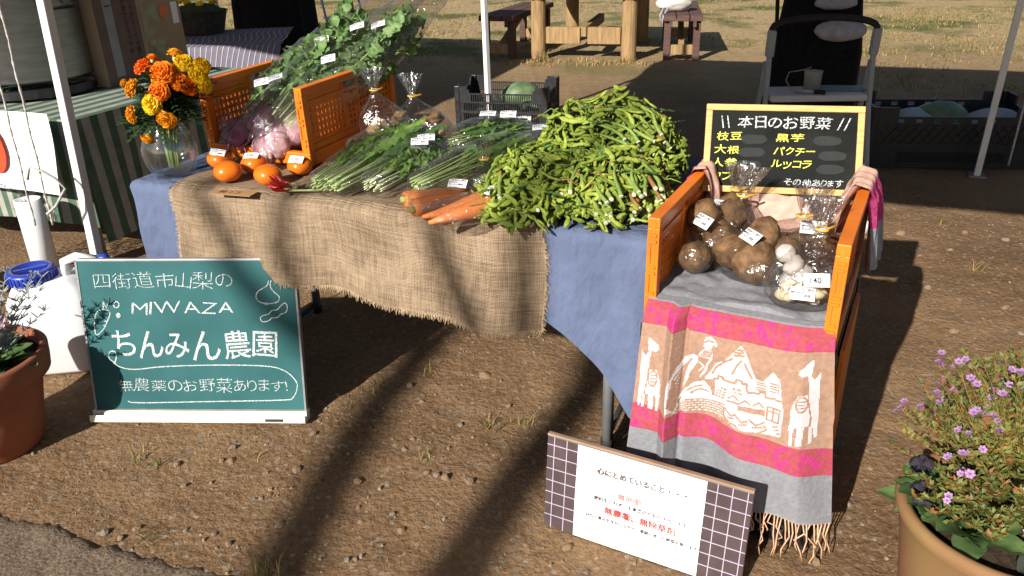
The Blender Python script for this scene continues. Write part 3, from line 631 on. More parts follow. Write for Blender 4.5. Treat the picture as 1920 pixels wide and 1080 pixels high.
def printed_box():
    t = thing('cardboard_box', 'brown printed cardboard carton standing behind the marigolds', 'box', (-1.98, 4.36, .691), YAW+R(4))
    MB().box((0, 0, .24), (.24, .62, .48)).build('carton', mat('carton_brown', (.36, .255, .17), .75, .08, 10, 0, 0, .2), t, bevel=.003)
    x = .1215; P_ = lambda n, m_, y0, y1, z0, z1: MB().add([(x, y0, z0), (x, y1, z0), (x, y1, z1), (x, y0, z1)], [(0, 1, 2, 3)]).build(n, m_, t)
    P_('print_panel', mat('print_maroon', (.14, .085, .075), .7, .1), -.309, -.02, .002, .478)
    x = .1225
    P_('picture', mat('print_photo', (.30, .33, .20), .6, .6, 14, 0, 0, .3, col2=(.30, .12, .09)), .0, .13, .20, .36)
    P_('picture', mat('print_food', (.45, .36, .20), .6, .5, 30, 0, 0, .3, col2=(.16, .20, .10)), .02, .17, .03, .18)
    P_('barcode_patch', M['label'], .235, .285, .24, .35); P_('number_strip', mat('strip_grey', (.26, .26, .27), .6, .1), -.25, -.19, .04, .44)
    MB().tube([(x-.0005, .175, .31), (x+.0005, .175, .31)], .036, 20).build('round_mark', mat('mark_orange', (.62, .16, .04), .5, .06), t)
    rot = (R(90), R(-90), R(90))
    o = text('あらゆるシーンで使いやすく', .034, M['ink'], t, (x+.0008, -.075, .44), (R(90), R(90), R(90)))
    o = text('組み合わせができる', .034, M['ink'], t, (x+.0008, -.125, .44), (R(90), R(90), R(90)))
    text('1', .06, M['ink'], t, (x+.0008, -.238, .39), (R(90), R(90), R(90)))
printed_box()
def paper_notice():
    t = thing('paper_notice', 'white paper notice with red print hung on the neighbouring table front', 'notice', (-1.835, 3.255, .68), R(-21.5)); mb = MB()
    n = 10
    for i in range(n+1):
        for j in range(n+1): a = -.60*i/n; b = -.33*j/n; mb.v.append((a, -.035-.03*j/n+.006*math.sin(i*.9+j*.5), b+.06))
    for i in range(n):
        for j in range(n): mb.f.append((i*(n+1)+j, i*(n+1)+j+1, (i+1)*(n+1)+j+1, (i+1)*(n+1)+j)); mb.m.append(0)
    mb.build('sheet', M['paper'], t, smooth=True)
    mb = MB().add([(-.335+.075*math.cos(a), -.065, -.10+.105*math.sin(a)) for a in np.linspace(0, 6.28, 24, False)], [tuple(range(24))]); mb.build('red_mark', mat('print_red', (.62, .06, .02), .6, .05), t)
paper_notice()
pp = thing('plastic_pipe', 'thick white plastic pipe standing in front of the striped cloth', 'pipe', (-2.03, 3.225, 0), (R(-1), 0, 0))
MB().lathe([(0, 0), (.052, 0), (.052, .385), (.047, .385), (.047, .02), (0, .02)], 24).build('pipe_wall', M['white_plastic'], pp, smooth=True)
def lined_table():
    rz = R(8); t = thing('display_table', 'display table draped in grey cloth with thin wavy white lines', 'table', (-2.17, 5.62, 0), rz)
    MB().box((0, .25, .66), (1.25, .9, .03)).build('table_top', M['pale_plastic'], t)
    for x in (-.5, .5):
        for y in (-.1, .6): MB().tube([(x, y, 0), (x, y, .65)], .016, 8).build('leg', M['grey_metal'], t, smooth=True)
    c = thing('lined_cloth', 'grey cloth with thin wavy white lines over the display table', 'tablecloth', (-2.17, 5.62, 0), rz)
    g = mat('grey_lilac_cloth', (.17, .15, .19), .9, .1, 15, .2, 60, .1); l = mat('white_line', (.50, .48, .52), .9, .1)
    def S(u, v):                                # u across, v from the back over the front edge
        x = -.66+1.32*u; wv = .03*math.sin(u*11+1)*max(0, v-.9)
        if v < .9: return V((x, .70-v, .684))
        d = v-.9; return V((x+.25*d*math.sin(u*5), -.20-.01-.25*d+wv, .684-d))
    mb = MB(); nu, nv = 40, 44
    for i in range(nu+1):
        for j in range(nv+1): mb.v.append(tuple(S(i/nu, 1.42*j/nv)))
    for i in range(nu):
        for j in range(nv): mb.f.append((i*(nv+1)+j, i*(nv+1)+j+1, (i+1)*(nv+1)+j+1, (i+1)*(nv+1)+j)); mb.m.append(0)
    mb.build('cloth_sheet', g, c, smooth=True)
    mb = MB()
    for k in range(34):
        pts = [S((k+.5)/34+.02*math.sin(j*.25+k*.1), 1.42*j/nv)+V((0, -.002, .002)) for j in range(nv+1)]
        vs_ = []
        for p in pts: vs_ += [p+V((-.0024, 0, 0)), p+V((.0024, 0, 0))]
        mb.add(vs_, [(2*i, 2*i+1, 2*i+3, 2*i+2) for i in range(nv)])
    o = mb.build('woven_line', l, c, smooth=True, kind='stuff')
    b = thing('flower_basket', 'dark woven basket of yellow flowers on the grey lined cloth', 'basket', (-2.22, 6.15, .686), R(20))
    MB().lathe([(0, .004), (.15, .004), (.19, .15), (.20, .155), (.19, .16), (.14, .02), (0, .02)], 26).build('basket_wall', mat('dark_wicker', (.045, .035, .028), .8, .4, 30, .6, 60, .3), b)
    fm = mat('small_yellow', (.75, .50, .02), .7, .1)
    for k in range(8):
        a = k*.8; r_ = .05+.015*(k % 3); MB().ball((r_*math.cos(a)*2, r_*math.sin(a)*2, .21+.02*(k % 3)), (.03, .03, .02), 8, 6, 0, lambda d: 1+.3*nz(d, 4, k)).build('flower', fm, b)
    MB().ball((0, 0, .15), (.17, .17, .06), 16, 10, 0, lambda d: 1+.3*nz(d, 5, 3)).build('foliage', mat('dark_leaf', (.03, .05, .02), .8, .4), b)
    pl = thing('potted_conifer', 'dark feathery potted plant beside the printed carton', 'plant', (-2.62, 5.75, .686)); m_ = mat('conifer', (.025, .05, .018), .8, .5, 30)
    MB().lathe([(0, 0), (.07, 0), (.09, .12), (0, .11)], 14).build('pot', M['rubber'], pl)
    mb = MB(); random.seed(3)
    for k in range(420):
        a, h = rnd(0, 6.28), rnd(.08, .6); r_ = .14*(1-h*.9)*math.sqrt(random.random())+.02; p = V((r_*math.cos(a), r_*math.sin(a), h)); d = V((rnd(-1, 1), rnd(-1, 1), rnd(0, 1)))*.03; e = d.cross(V((0, 0, 1)))*.3
        mb.add([p-e, p+e, p+d+e*.5, p+d-e*.5], [(0, 1, 2, 3)])
    mb.build('foliage', m_, pl)
lined_table()
def draped_stand():
    t = thing('draped_stand', 'tall stand draped in plain black cloth behind the lined table', 'stand', (-1.98, 7.3, 0), R(-10)); rings = []
    for z in np.linspace(0, 1.3, 8):
        rings.append([((.34+.02*math.sin(9*a)-.05*z)*math.copysign(abs(math.cos(a))**.5, math.cos(a)), (.26+.02*math.sin(7*a))*math.copysign(abs(math.sin(a))**.5, math.sin(a)), z) for a in np.linspace(0, 6.2832, 48, False)])
    MB().loft(rings).build('black_drape', M['black_fabric'], t, smooth=True)
    f = thing('folding_chair', 'folding chair with crossed pale metal legs beyond the black drape', 'chair', (-1.70, 9.0, 0), R(25))
    for s in (-.2, .2):
        MB().tube([(s, -.22, 0), (s, .22, .72)], .014, 8).build('leg', M['grey_plastic'], f, smooth=True); MB().tube([(s*.9, .24, 0), (s*.9, -.20, .46)], .014, 8).build('leg', M['grey_plastic'], f, smooth=True)
    MB().box((0, 0, .46), (.40, .38, .02)).build('seat', M['towel'], f, bevel=.005); MB().box((0, .24, .78), (.40, .02, .16)).build('backrest', M['towel'], f, bevel=.005)
draped_stand()
def ropes():
    for k, (dx, lab) in enumerate(((-.05, 'twisted guy rope hanging beside the bright tent leg, outer strand'), (-.115, 'twisted guy rope hanging beside the bright tent leg, strand with the knot'))):
        pts = [(-1.66+dx+.06*(z/1.5)+.0015*math.sin(z*30), 2.80+.0015*math.cos(z*30), z) for z in np.linspace(.42, 1.5, 60)]
        o = MB().tube(pts, [.0036+.0012*math.sin(i*2.4) for i in range(60)], 6).build('guy_rope', M['rope'], None, smooth=True); tag(o, lab, 'rope')
    k = MB().tube([(-1.73, 2.79, .60), (-1.70, 2.77, .65), (-1.66, 2.78, .63), (-1.63, 2.79, .60), (-1.61, 2.8, .56), (-1.65, 2.78, .50), (-1.69, 2.78, .47)], .005, 7).build('rope_knot', M['rope'], None, smooth=True); tag(k, 'loose pale knot of cord tied across the guy ropes', 'rope')
    o = MB().tube([(2.86+.02*z, 4.42, z) for z in np.linspace(.05, 1.3, 30)], .006, 6).build('guy_rope', M['rope'], None, smooth=True); tag(o, 'guy rope hanging beside the shaded grey tent leg', 'rope')
ropes()

# ---------------------------------------------------------------- stall table and cloths
TW0, TW1, TD0, TD1, TZ = -1.975, -.335, 1.83, 2.55, .695
def stall_table():
    t = thing('folding_table', 'long folding table with grey tube legs under blue cloth and burlap', 'table', F(-1.155, 2.19), YAW)
    MB().box((0, 0, .678), (1.63, .71, .028)).build('table_top', M['pale_plastic'], t, bevel=.004)
    for x, y in ((.695, -.30), (-.625, -.30), (.695, .197), (-.625, .197)):
        l = MB().tube([(x, y, .02), (x, y, .664)], .0165, 14).build('leg', M['grey_metal'], t, smooth=True)
        MB().tube([(x, y, 0), (x, y, .03)], .019, 14).build('foot_cap', M['rubber'], l, smooth=True)
        MB().tube([(x, y, .262), (x, y, .285)], .0185, 14).build('collar', M['rubber'], l, smooth=True)
    for x in (.695, -.625): MB().tube([(x, -.30, .035), (x, .197, .035)], .010, 8).build('crossbar', M['rubber'], t, smooth=True)
stall_table()
def drape(a, b, off, wave=1.0):
    """a along W, b along D on the flat sheet -> point on the table with overhang hanging down"""
    ca, cb = min(max(a, TW0), TW1), min(b, 9); cb = max(b, TD0)
    ex, ey = a-ca, b-cb; r_ = math.hypot(ex, ey)
    if r_ < 1e-6:
        p = F(a, b, TZ+off); p.z += .0015*nz(p, 14); return p
    dx, dy = ex/r_, ey/r_; rad = .022; q = r_/rad
    if q < 1.57: out, dz = rad*math.sin(q), -rad*(1-math.cos(q))
    else: out, dz = rad, -rad-(r_-1.57*rad)
    fall = max(0, r_-.035); phi = math.atan2(ex, -ey)
    t_ = ca*1.0+phi*.12
    wv = wave*fall*(.030*math.sin(t_*7.5+.6)+.028*math.sin(t_*17+2)+.018*math.sin(t_*31))
    if abs(phi) > .03 and abs(phi) < 1.54: wv += .10*fall*math.sin(phi*2)*(1+.5*math.sin(phi*9))
    out += wv+off+.045*fall
    p = F(ca+dx*out, cb+dy*out, TZ+dz+off*.3); p += V((0, 0, 0))
    p += (WX*dx+DX*dy)*(.0035*nz(p, 26, 3)+.005*nz(p, 9, 6)+.0012*nz(p, 60, 8))*min(1, fall*12); return p
def sheet(name, m_, parent, fn, nu, nv, uvs=(1, 1), kind=None):
    mb = MB()
    for i in range(nu+1):
        for j in range(nv+1): mb.v.append(tuple(fn(i/nu, j/nv)))
    for i in range(nu):
        for j in range(nv): mb.f.append((i*(nv+1)+j, (i+1)*(nv+1)+j, (i+1)*(nv+1)+j+1, i*(nv+1)+j+1)); mb.m.append(0)
    o = mb.build(name, m_, parent, smooth=True); me = o.data; uv = me.uv_layers.new(name='uv')
    for l in me.loops: i, j = divmod(l.vertex_index, nv+1); uv.data[l.index].uv = (i/nu*uvs[0], j/nv*uvs[1])
    return o
def bhem(a): q = min(1, max(0, (a+.64)/.27)); return .268+.25*q**1.6-.20*min(1, max(0, (a+.33)/.3))
bl = thing('blue_tablecloth', 'crinkled blue cotton cloth draped over the long folding table', 'tablecloth', (0, 0, 0))
sheet('cloth_sheet', M['blue_cloth'], bl, lambda u, v: drape(TW0-.21+(TW1-TW0+.21+.40)*u, TD1+.02-(TD1+.02-TD0+bhem(TW0-.21+(TW1-TW0+.21+.40)*u))*v, .003), 240, 120)
BW0, BW1 = -1.815, -.62
def hem(w_):
    t = (w_-BW0)/(BW1-BW0); return .262+.05*t+.014*math.sin(t*9+1)+.006*math.sin(t*23)
def burl(u, v):
    w_ = BW0+(BW1-BW0)*u+.004*math.sin(v*17); b = 2.40-(2.40-TD0+hem(w_))*v
    return drape(w_, b, .009)
bu = thing('burlap_cloth', 'natural brown burlap runner with frayed edges over the blue cloth', 'burlap', (0, 0, 0))
sheet('cloth_sheet', M['burlap'], bu, burl, 220, 130, (1.2, .87))
def fringe_b():
    mb = MB(); random.seed(2)
    def strand(p, d, L_, nrm):
        q = p+d*L_*.5+V((rnd(-1, 1), rnd(-1, 1), 0))*.002; e = p+d*L_+V((rnd(-1, 1), rnd(-1, 1), rnd(-.5, .3)))*.005; s = nrm*.0011
        mb.add([p-s, p+s, q+s, q-s, e+s*.4, e-s*.4], [(0, 1, 2, 3), (3, 2, 4, 5)])
    for k in range(420):
        u = k/419; p = burl(u, 1.0); strand(p, V((0, 0, -1)), rnd(.010, .022), WX)
    for k in range(240):
        v = .35+.65*k/239
        for u, sg in ((0, -1), (1, 1)):
            p = burl(u, v); strand(p, (WX*sg*.8+V((0, 0, -.35))).normalized(), rnd(.006, .017), V((0, 0, 1)) if v > .7 else DX)
    o = mb.build('frayed_fringe', M['jute'], bu, kind='stuff')
fringe_b()

# ---------------------------------------------------------------- green chalkboard
def chalkboard():
    t = thing('chalkboard', 'green chalkboard with white chalk drawings leaning under the burlap hem', 'chalkboard', (-.990, 2.122, .0), (R(-11.5), 0, R(-3.2)))
    Wb, Hb = .665, .475                      # local x across, z up, face towards -y
    b = MB().box((0, .010, .035+Hb/2), (Wb, .018, Hb)).build('board_panel', M['chalk_green'], t, bevel=.002)
    MB().box((0, .010, .035+Hb+.004), (Wb+.006, .022, .008)).build('top_edge', M['grey_metal'], t, bevel=.002)
    for s in (-1, 1): MB().box((s*(Wb/2+.003), .010, .035+Hb/2), (.006, .0215, Hb)).build('side_edge', M['grey_metal'], t)
    tr = MB().box((0, .006, .017), (Wb+.02, .034, .034)).box((0, -.020, .008), (Wb+.02, .022, .010)).box((0, -.030, .015), (Wb+.02, .004, .022)).build('chalk_tray', M['alu'], t, bevel=.0015)
    MB().box((.245, -.033, .013), (.055, .003, .008)).build('tray_plate', M['ink'], tr)
    def P_(px, py):      # photo-crop pixel of the board face -> board plane
        # corners of the face in that crop: TL(45,85) TR(1360,120) BR(1440,955) BL(215,955)
        v = (py-85)/870; xl = 45+170*v; xr = 1352+88*v; u = (px-xl)/(xr-xl); return ((u-.5)*Wb, .035+(1-v)*Hb)
    hold = obj('chalk_writing', MB().add([(0, 0, 0), (.0001, 0, 0), (0, .0001, 0)], [(0, 1, 2)]).mesh('chalk_writing', M['chalk']), t, (0, .0004, 0), (R(90), 0, 0)); hold['kind'] = 'stuff'
    def tx(s, x0, x1, yb, h, m_, bold=0, wob=.06, sp=1.0):
        a = P_(x0, yb); b_ = P_(x1, yb); me = hand_text(s, m_, bold, int(yb))
        xs = [v.co.x for v in me.vertices]; w_ = max(xs)-min(xs); x_0 = min(xs); ys = [v.co.y for v in me.vertices]; y_0 = min(ys); hh = max(ys)-y_0
        hm = h/870*Hb
        for v in me.vertices:
            px = (v.co.x-x_0)/w_; py = (v.co.y-y_0)/hh
            v.co.x = a[0]+(b_[0]-a[0])*px+wob*hm*nz((px*6, py, 0), 1.2, len(s)); v.co.y = a[1]+(b_[1]-a[1])*px+py*hm+wob*hm*nz((px*5, py*2, 3), 1, len(s)); v.co.z = 0
        o = obj('lettering', me, t, (0, -.0006 if m_ is not M['chalk_fill'] else -.0004, 0), (R(90), 0, 0)); o['kind'] = 'stuff'
    tx('四街道市山梨の', 165, 1000, 240, 100, M['chalk'], -.016, .05)
    tx('MIWAZA', 395, 1010, 392, 85, M['chalk'], -.01, .06)
    tx('ちんみん農園', 305, 1290, 660, 180, M['chalk'], .004, .04)
    tx('無農薬のお野菜あります!', 345, 1340, 850, 88, M['chalk'], -.014, .04)
    mb = MB(); L_ = lambda pts, wd=.0028, cl=False, sm=True: ribbon(mb, spline([P_(*p) for p in pts], 5, cl) if sm else [P_(*p) for p in pts], wd, 0, 0, cl)
    L_([(395, 905), (470, 915), (900, 905), (1300, 895), (1370, 880), (1395, 810), (1370, 760), (1310, 715), (1200, 690), (900, 685), (600, 695), (430, 712), (340, 698), (300, 670), (268, 640), (275, 605), (305, 610), (312, 650), (300, 680)], .0032)
    L_([(180, 500), (172, 440), (180, 380), (215, 358), (262, 372), (252, 420), (230, 470), (195, 505), (180, 500)]); L_([(222, 355), (220, 315), (238, 345), (250, 318), (240, 352)]); L_([(235, 405), (262, 408)]); L_([(230, 425), (250, 428)]); L_([(225, 450), (242, 452)])
    L_([(300, 310), (284, 325), (290, 345), (310, 345), (316, 325), (300, 310)]); L_([(313, 378), (302, 392), (314, 406), (326, 392), (313, 378)], .0028); L_([(306, 392), (320, 392)], .009)
    L_([(1210, 195), (1200, 225), (1150, 255), (1138, 290), (1165, 318), (1220, 325), (1268, 315), (1275, 285), (1240, 255), (1222, 225), (1225, 195)]); L_([(1185, 328), (1200, 320), (1212, 332)]); L_([(1192, 335), (1205, 326)])
    L_([(1165, 410), (1180, 395), (1215, 385), (1235, 365), (1265, 360), (1290, 335), (1312, 322), (1325, 345), (1318, 375), (1290, 385), (1268, 405), (1235, 408), (1215, 425), (1180, 430), (1165, 410)])
    o = mb.build('chalk_drawing', M['chalk'], t, loc=(0, -.0006, 0), rot=(R(90), 0, 0), kind='stuff')
    bpy.data.objects.remove(hold)
    # faint wiped smears
    return t
chalkboard()

# ---------------------------------------------------------------- tile print sign with paper
def tile_sign():
    t = thing('tile_print_sign', 'brown tile print panel with white paper notice leaning at the crate foot', 'sign', (.285, 1.484, 0), (R(-6), 0, math.atan2(-.238, .439)))
    Ws, Hs = .50, .262
    MB().box((0, .006, Hs/2), (Ws, .011, Hs)).build('panel', M['tile_brown'], t, bevel=.002)
    MB().box((0, .006, Hs+.003), (Ws, .013, .006)).build('top_edge', mat('edge_tan', (.30, .20, .13), .6, .15), t, bevel=.001)
    mb = MB(); st = .0335
    for k in range(-8, 9):
        x = k*st+.004
        if abs(x) < Ws/2: mb.box((x, -.0001, Hs/2), (.0020, .0012, Hs-.002))
    for k in range(1, 8): mb.box((0, -.0003, k*st+.004), (Ws-.002, .0012, .0020))
    mb.build('grout_line', M['tile_line'], t, kind='stuff')
    pw = .315; mb = MB(); n = 14
    for i in range(n+1):
        for j in range(n+1): x = -.03-pw/2+pw*i/n+.02; z = .002+(Hs-.003)*j/n; mb.v.append((x, -.0022-.0016*math.sin(i*.5+j*.3)*(math.sin(math.pi*j/n)), z))
    for i in range(n):
        for j in range(n): mb.f.append((i*(n+1)+j, (i+1)*(n+1)+j, (i+1)*(n+1)+j+1, i*(n+1)+j+1)); mb.m.append(0)
    pp_ = mb.build('paper_sheet', M['paper'], t, smooth=True)
    def tx(s, x, z, size, m_, bold=0): 
        o = obj('lettering', text_mesh(s, size, m_, bold, .02), pp_, (x, -.0045, z), (R(90), 0, 0)); o['kind'] = 'stuff'
    tx('心にとめていること・・・', -.115, .200, .0190, M['grey_ink'], .034)
    tx('無施肥', -.060, .145, .0205, M['pink_ink'], .012); tx('肥料をいれず、土本来の力を引き出します', -.118, .126, .0122, M['ink'], .012)
    tx('無農薬、無除草剤', -.090, .095, .0225, M['red_ink'], .012); tx('自然の恵みを生かしながら、季節に合った野菜を育てます', -.137, .073, .0108, M['ink'], .012)
    tx('-', .095, .150, .02, M['ink'])
tile_sign()

# ---------------------------------------------------------------- right stack: crates, blackboard
CF, CW, CP = V((.308, 1.683, 0)), V((.885, -.465, 0)), V((.465, .885, 0)); CYAW = math.atan2(-.465, .885)
def K(x, y, z): return CF+CW*x+CP*y+V((0, 0, z))
for k, z in enumerate((0.0, .266)):
    black_crate('vented_crate', ('black vented crate standing on the dirt below the patterned cloth', 'black vented crate directly under the open orange crate')[k], K(.213, .262, z), CYAW, .43, .50, .262, 'box')
orange_crate('folding_crate', 'open orange folding crate lined with cloth on the black crates', K(0, 0, .532), CYAW, .426, .50, .268, 0, .085)
orange_crate('folding_crate', 'open orange folding crate of bagged radishes on the burlap table', V((-1.005, 2.652, .708)), math.atan2(-.43, .90), .42, .52, .248, R(1.5))
sp = thing('crate_panel', 'detached orange crate panel standing against the right side of the stack', 'panel', K(.4375, .12, 0), (0, 0, CYAW+R(90)))
p = holes(.34, .50, hgrid(.03, .31, .04, .46, 12, 9), .010); p.build('panel_grid', M['orange'], sp)
def small_blackboard():
    t = thing('menu_blackboard', 'small blackboard in a pine frame with yellow and white chalk writing', 'blackboard', (.700, 1.975, .748), (R(-27), 0, R(-12)))
    Wb, Hb, fr = .395, .232, .0165
    p_ = MB().box((0, .006, Hb/2), (Wb-.01, .008, Hb-.01)).build('slate_panel', M['black_slate'], t)
    for s in (0, 1): MB().box((0, .004, fr/2+s*(Hb-fr)), (Wb, .016, fr)).build('frame_rail', M['pine'], t, bevel=.002)
    for s in (-1, 1): MB().box((s*(Wb-fr)/2, .0045, Hb/2), (fr, .0145, Hb-2*fr)).build('frame_stile', M['pine'], t, bevel=.002)
    def tx(s, u0, u1, v, h, m_, bold=0, shear=.12):
        me = hand_text(s, m_, bold, int(v*40)); xs = [q.co.x for q in me.vertices]; ys = [q.co.y for q in me.vertices]; w_ = max(xs)-min(xs); hh = max(ys)-min(ys); a, b_ = min(xs), min(ys)
        for q in me.vertices:
            px = (q.co.x-a)/w_; py = (q.co.y-b_)/hh; n1 = nz((px*5, py*2, 1), 1.3, len(s)+int(v*50))
            q.co.x = (u0+(u1-u0)*px-.5)*(Wb-.03)+py*h*shear+.05*h*n1; q.co.y = .016+(1-v)*(Hb-.03)+py*h+.06*h*nz((px*4, 0, 7), 1, len(s)); q.co.z = 0
        o = obj('lettering', me, p_, (0, .0012, 0), (R(90), 0, 0)); o['kind'] = 'stuff'
    Wh, Ye = M['chalk'], M['chalk_yellow']
    tx('本日のお野菜', .18, .82, .24, .034, Wh, .006)
    for u in (.08, .12): tx('I', u, u+.016, .24, .032, Wh, .0, -.25)
    for u in (.86, .905): tx('I', u, u+.016, .24, .032, Wh, .0, .35)
    for i, (a, b_) in enumerate((('枝豆', '黒芋'), ('大根', 'パクチー'), ('人参', 'ルッコラ'), ('カブ', None))):
        v = .41+.17*i; tx(a, .04-.012*i, .215-.012*i, v, .024, Ye, .004)
        if b_: tx(b_, .45-.012*i, (.64, .72, .70)[i], v, .023, Ye, .004)
    tx('その他あります', .52, .92, .97, .020, Wh, .006)
    mb = MB(); sm = mat('wiped_patch', (.021, .025, .023), .85, .2, 30)
    for u, v in ((.30, .38), (.29, .55), (.27, .72), (.25, .89), (.80, .38), (.84, .57), (.83, .74)):
        cx, cz = (u-.5)*(Wb-.03), .016+(1-v)*(Hb-.03); pts = [(cx+.035*math.cos(a)*(1+.15*nz((a, u, v), 2))*abs(math.cos(a))**-.3 if abs(math.cos(a)) > .2 else cx+.035*math.cos(a), cz+.0125*math.sin(a)*(1+.2*nz((a, v, u), 2)), 0) for a in np.linspace(0, 6.283, 20, False)]
        mb.add(pts, [tuple(range(20))])
    mb.build('rubbed_out_patch', sm, p_, loc=(0, .0015, 0), rot=(R(90), 0, 0), kind='stuff')
small_blackboard()

# ---------------------------------------------------------------- woven llama cloth over the open crate
def woven_cloth():
    t = thing('patterned_cloth', 'pink grey and beige woven cloth with white llama scene hanging from the crate', 'cloth', (0, 0, 0))
    path = [(.440, .735), (.437, .73), (.434, .72), (.432, .70), (.428, .68), (.42, .66), (.40, .64), (.36, .625), (.2, .618), (.04, .612), (.0, .606), (-.022, .59), (-.034, .56)]
    z = .56
    while z > .158: z -= .05; path.append((-.036-.010*((.56-z)/.4), max(z, .155)))
    seg = [0]
    for a, b in zip(path, path[1:]): seg.append(seg[-1]+math.hypot(b[0]-a[0], b[1]-a[1]))
    TL = seg[-1]
    def at(s):
        for i in range(len(path)-1):
            if s <= seg[i+1] or i == len(path)-2:
                q = (s-seg[i])/(seg[i+1]-seg[i]); return path[i][0]+(path[i+1][0]-path[i][0])*q, path[i][1]+(path[i+1][1]-path[i][1])*q
    UW = .435
    def S(u, s):
        y, z_ = at(s); x = u; hang = min(1, max(0, (.60-z_)/.45)) if s > TL*.55 else 0
        cr = .105+.01*hang
        x = .012+u*.95+.06*hang*(u/UW)**1.5-.02*hang*(1-u/UW)
        y -= hang*(.022*math.sin(u*24+.7)+.012*math.sin(u*47+1.4+z_*5))+.004*nz((u, s, 0), 14)
        if s > TL*.5:
            h2 = min(1, max(0, (.63-z_)/.05))
            y -= h2*.034*max(0, 1-abs(u-cr+.022)/.022)*(u < cr) ; y += h2*.012*max(0, 1-(u-cr)/.012)*(u >= cr)
            e = max(0, u-.372); y += h2*e*.35; x -= h2*e*.05
        else: z_ += .012*nz((u, s, 2), 9)+.006*nz((u, s, 2), 24)
        if TL*.30 < s < TL*.62: z_ += .008*max(0, nz((u, s, 4), 8))
        rise = 0
        if s < TL*.34:                                  # creased up over the side walls at the back
            e = max(0, abs(u-UW/2)-.16)
        if s > TL*.75: z_ -= hang*.05*(u/UW)**2
        return K(x, y, z_+rise)
    nu, ns_ = 210, 540; A = np.zeros((nu, ns_), int)     # 0 grey 1 pink 2 beige 3 white 4 magenta
    zc = np.array([at((j+.5)/ns_*TL)[1] for j in range(ns_)]); sarr = (np.arange(ns_)+.5)/ns_*TL
    front = sarr > TL*.5
    for j in range(ns_):
        if front[j]:
            z_ = zc[j]
            A[:, j] = 0 if z_ > .603 else 1 if z_ > .555 else 2 if z_ > .342 else 1 if z_ > .275 else 0
        else:
            y_ = at(sarr[j])[0]; A[:, j] = 2 if y_ > .40 else 0
    us = (np.arange(nu)+.5)/nu*UW
    # drawing space: pixels of a straight-on view, x 60..1570, y per column between the two pink bands
    X = 60+us/UW*1510
    def cell_y(j): return None
    fr = [j for j in range(ns_) if front[j] and .335 < zc[j] < .565]
    GX = np.repeat(X[:, None], len(fr), 1); yt = 70+(X-330)*.124; yb = 715+(X-330)*.155
    GY = yt[:, None]+(yb-yt)[:, None]*((.555-zc[fr])/(.555-.342))[None, :]
    sub = A[:, fr].copy()
    def poly(pts, val):
        ins = np.zeros(GX.shape, bool); n = len(pts)
        for i in range(n):
            (x0, y0), (x1, y1) = pts[i], pts[(i+1) % n]
            c = ((y0 > GY) != (y1 > GY)) & (GX < (x1-x0)*(GY-y0)/((y1-y0) or 1e-9)+x0); ins ^= c
        sub[ins] = val
    def line(pts, wd, val):
        for (x0, y0), (x1, y1) in zip(pts, pts[1:]):
            dx, dy = x1-x0, y1-y0; L2 = dx*dx+dy*dy or 1; q = np.clip(((GX-x0)*dx+(GY-y0)*dy)/L2, 0, 1)
            sub[np.hypot(GX-x0-q*dx, GY-y0-q*dy) < wd*.78] = val
    # mountains and ruined walls
    poly([(610, 460), (660, 390), (690, 320), (760, 290), (880, 165), (920, 220), (960, 300), (1010, 410), (1060, 430), (1135, 345), (1190, 400), (1200, 470), (1210, 560), (1225, 640), (1215, 800), (1160, 800), (1110, 800), (900, 790), (780, 740), (420, 715), (395, 690), (460, 600), (640, 590), (700, 600), (700, 480)], 3)
    for l in ([(640, 470), (690, 470), (690, 450), (720, 445), (720, 420), (760, 425), (760, 440), (860, 455), (865, 430), (905, 435), (910, 455), (950, 460), (945, 490), (960, 520), (1040, 525), (1045, 510), (1085, 515), (1090, 545), (1150, 550), (1200, 560)], [(670, 410), (700, 350), (760, 300), (820, 270)], [(890, 280), (860, 320), (830, 385)], [(920, 300), (945, 350), (980, 405)], [(840, 220), (900, 222)], [(838, 240), (905, 243)], [(860, 200), (895, 203)]): line(l, 11, 2)
    for y0 in (435, 455, 475, 495): line([(1020, y0), (1090, y0+8)], 7, 2); line([(1120, y0), (1185, y0+6)], 7, 2)
    poly([(735, 505), (800, 512), (780, 605), (705, 597)], 2)
    for y0 in (525, 550, 575): line([(722, y0), (790, y0+6)], 7, 3)
    for x0 in (735, 760): line([(x0+10, 510), (x0-10, 598)], 6, 3)
    poly([(838, 492), (905, 500), (922, 545), (858, 532)], 2); line([(870, 495), (885, 540)], 6, 3); line([(850, 515), (912, 522)], 6, 3)
    poly([(470, 625), (785, 632), (770, 745), (405, 712)], 3)
    for k in range(6): line([(470-12*k, 628+19*k), (785, 632+21*k)], 7, 2)
    for k in range(5):
        for x0 in range(440, 790, 44): xx = x0+(k % 2)*22; line([(xx, 632+19*k), (xx-3, 650+20*k)], 6, 2)
    # seated figures
    for cx, cy in ((855, 600), (945, 630), (1045, 640)):
        poly([(cx+75*math.cos(a), cy+85+60*math.sin(a)) for a in np.linspace(0, 6.28, 16, False)], 3); poly([(cx+40*math.cos(a), cy-10+38*math.sin(a)) for a in np.linspace(0, 6.28, 14, False)], 3)
        line([(cx-45, cy+5), (cx+45, cy+12)], 10, 2); line([(cx-40, cy-20), (cx, cy-48), (cx+38, cy-15)], 8, 2); line([(cx-60, cy+60), (cx-10, cy+100), (cx+50, cy+70)], 9, 2); line([(cx-30, cy+120), (cx+40, cy+110)], 9, 2)
    line([(785, 700), (800, 745), (890, 765), (920, 800), (1060, 800), (1115, 765), (1095, 735)], 9, 2); line([(790, 660), (785, 720), (850, 760)], 10, 2)
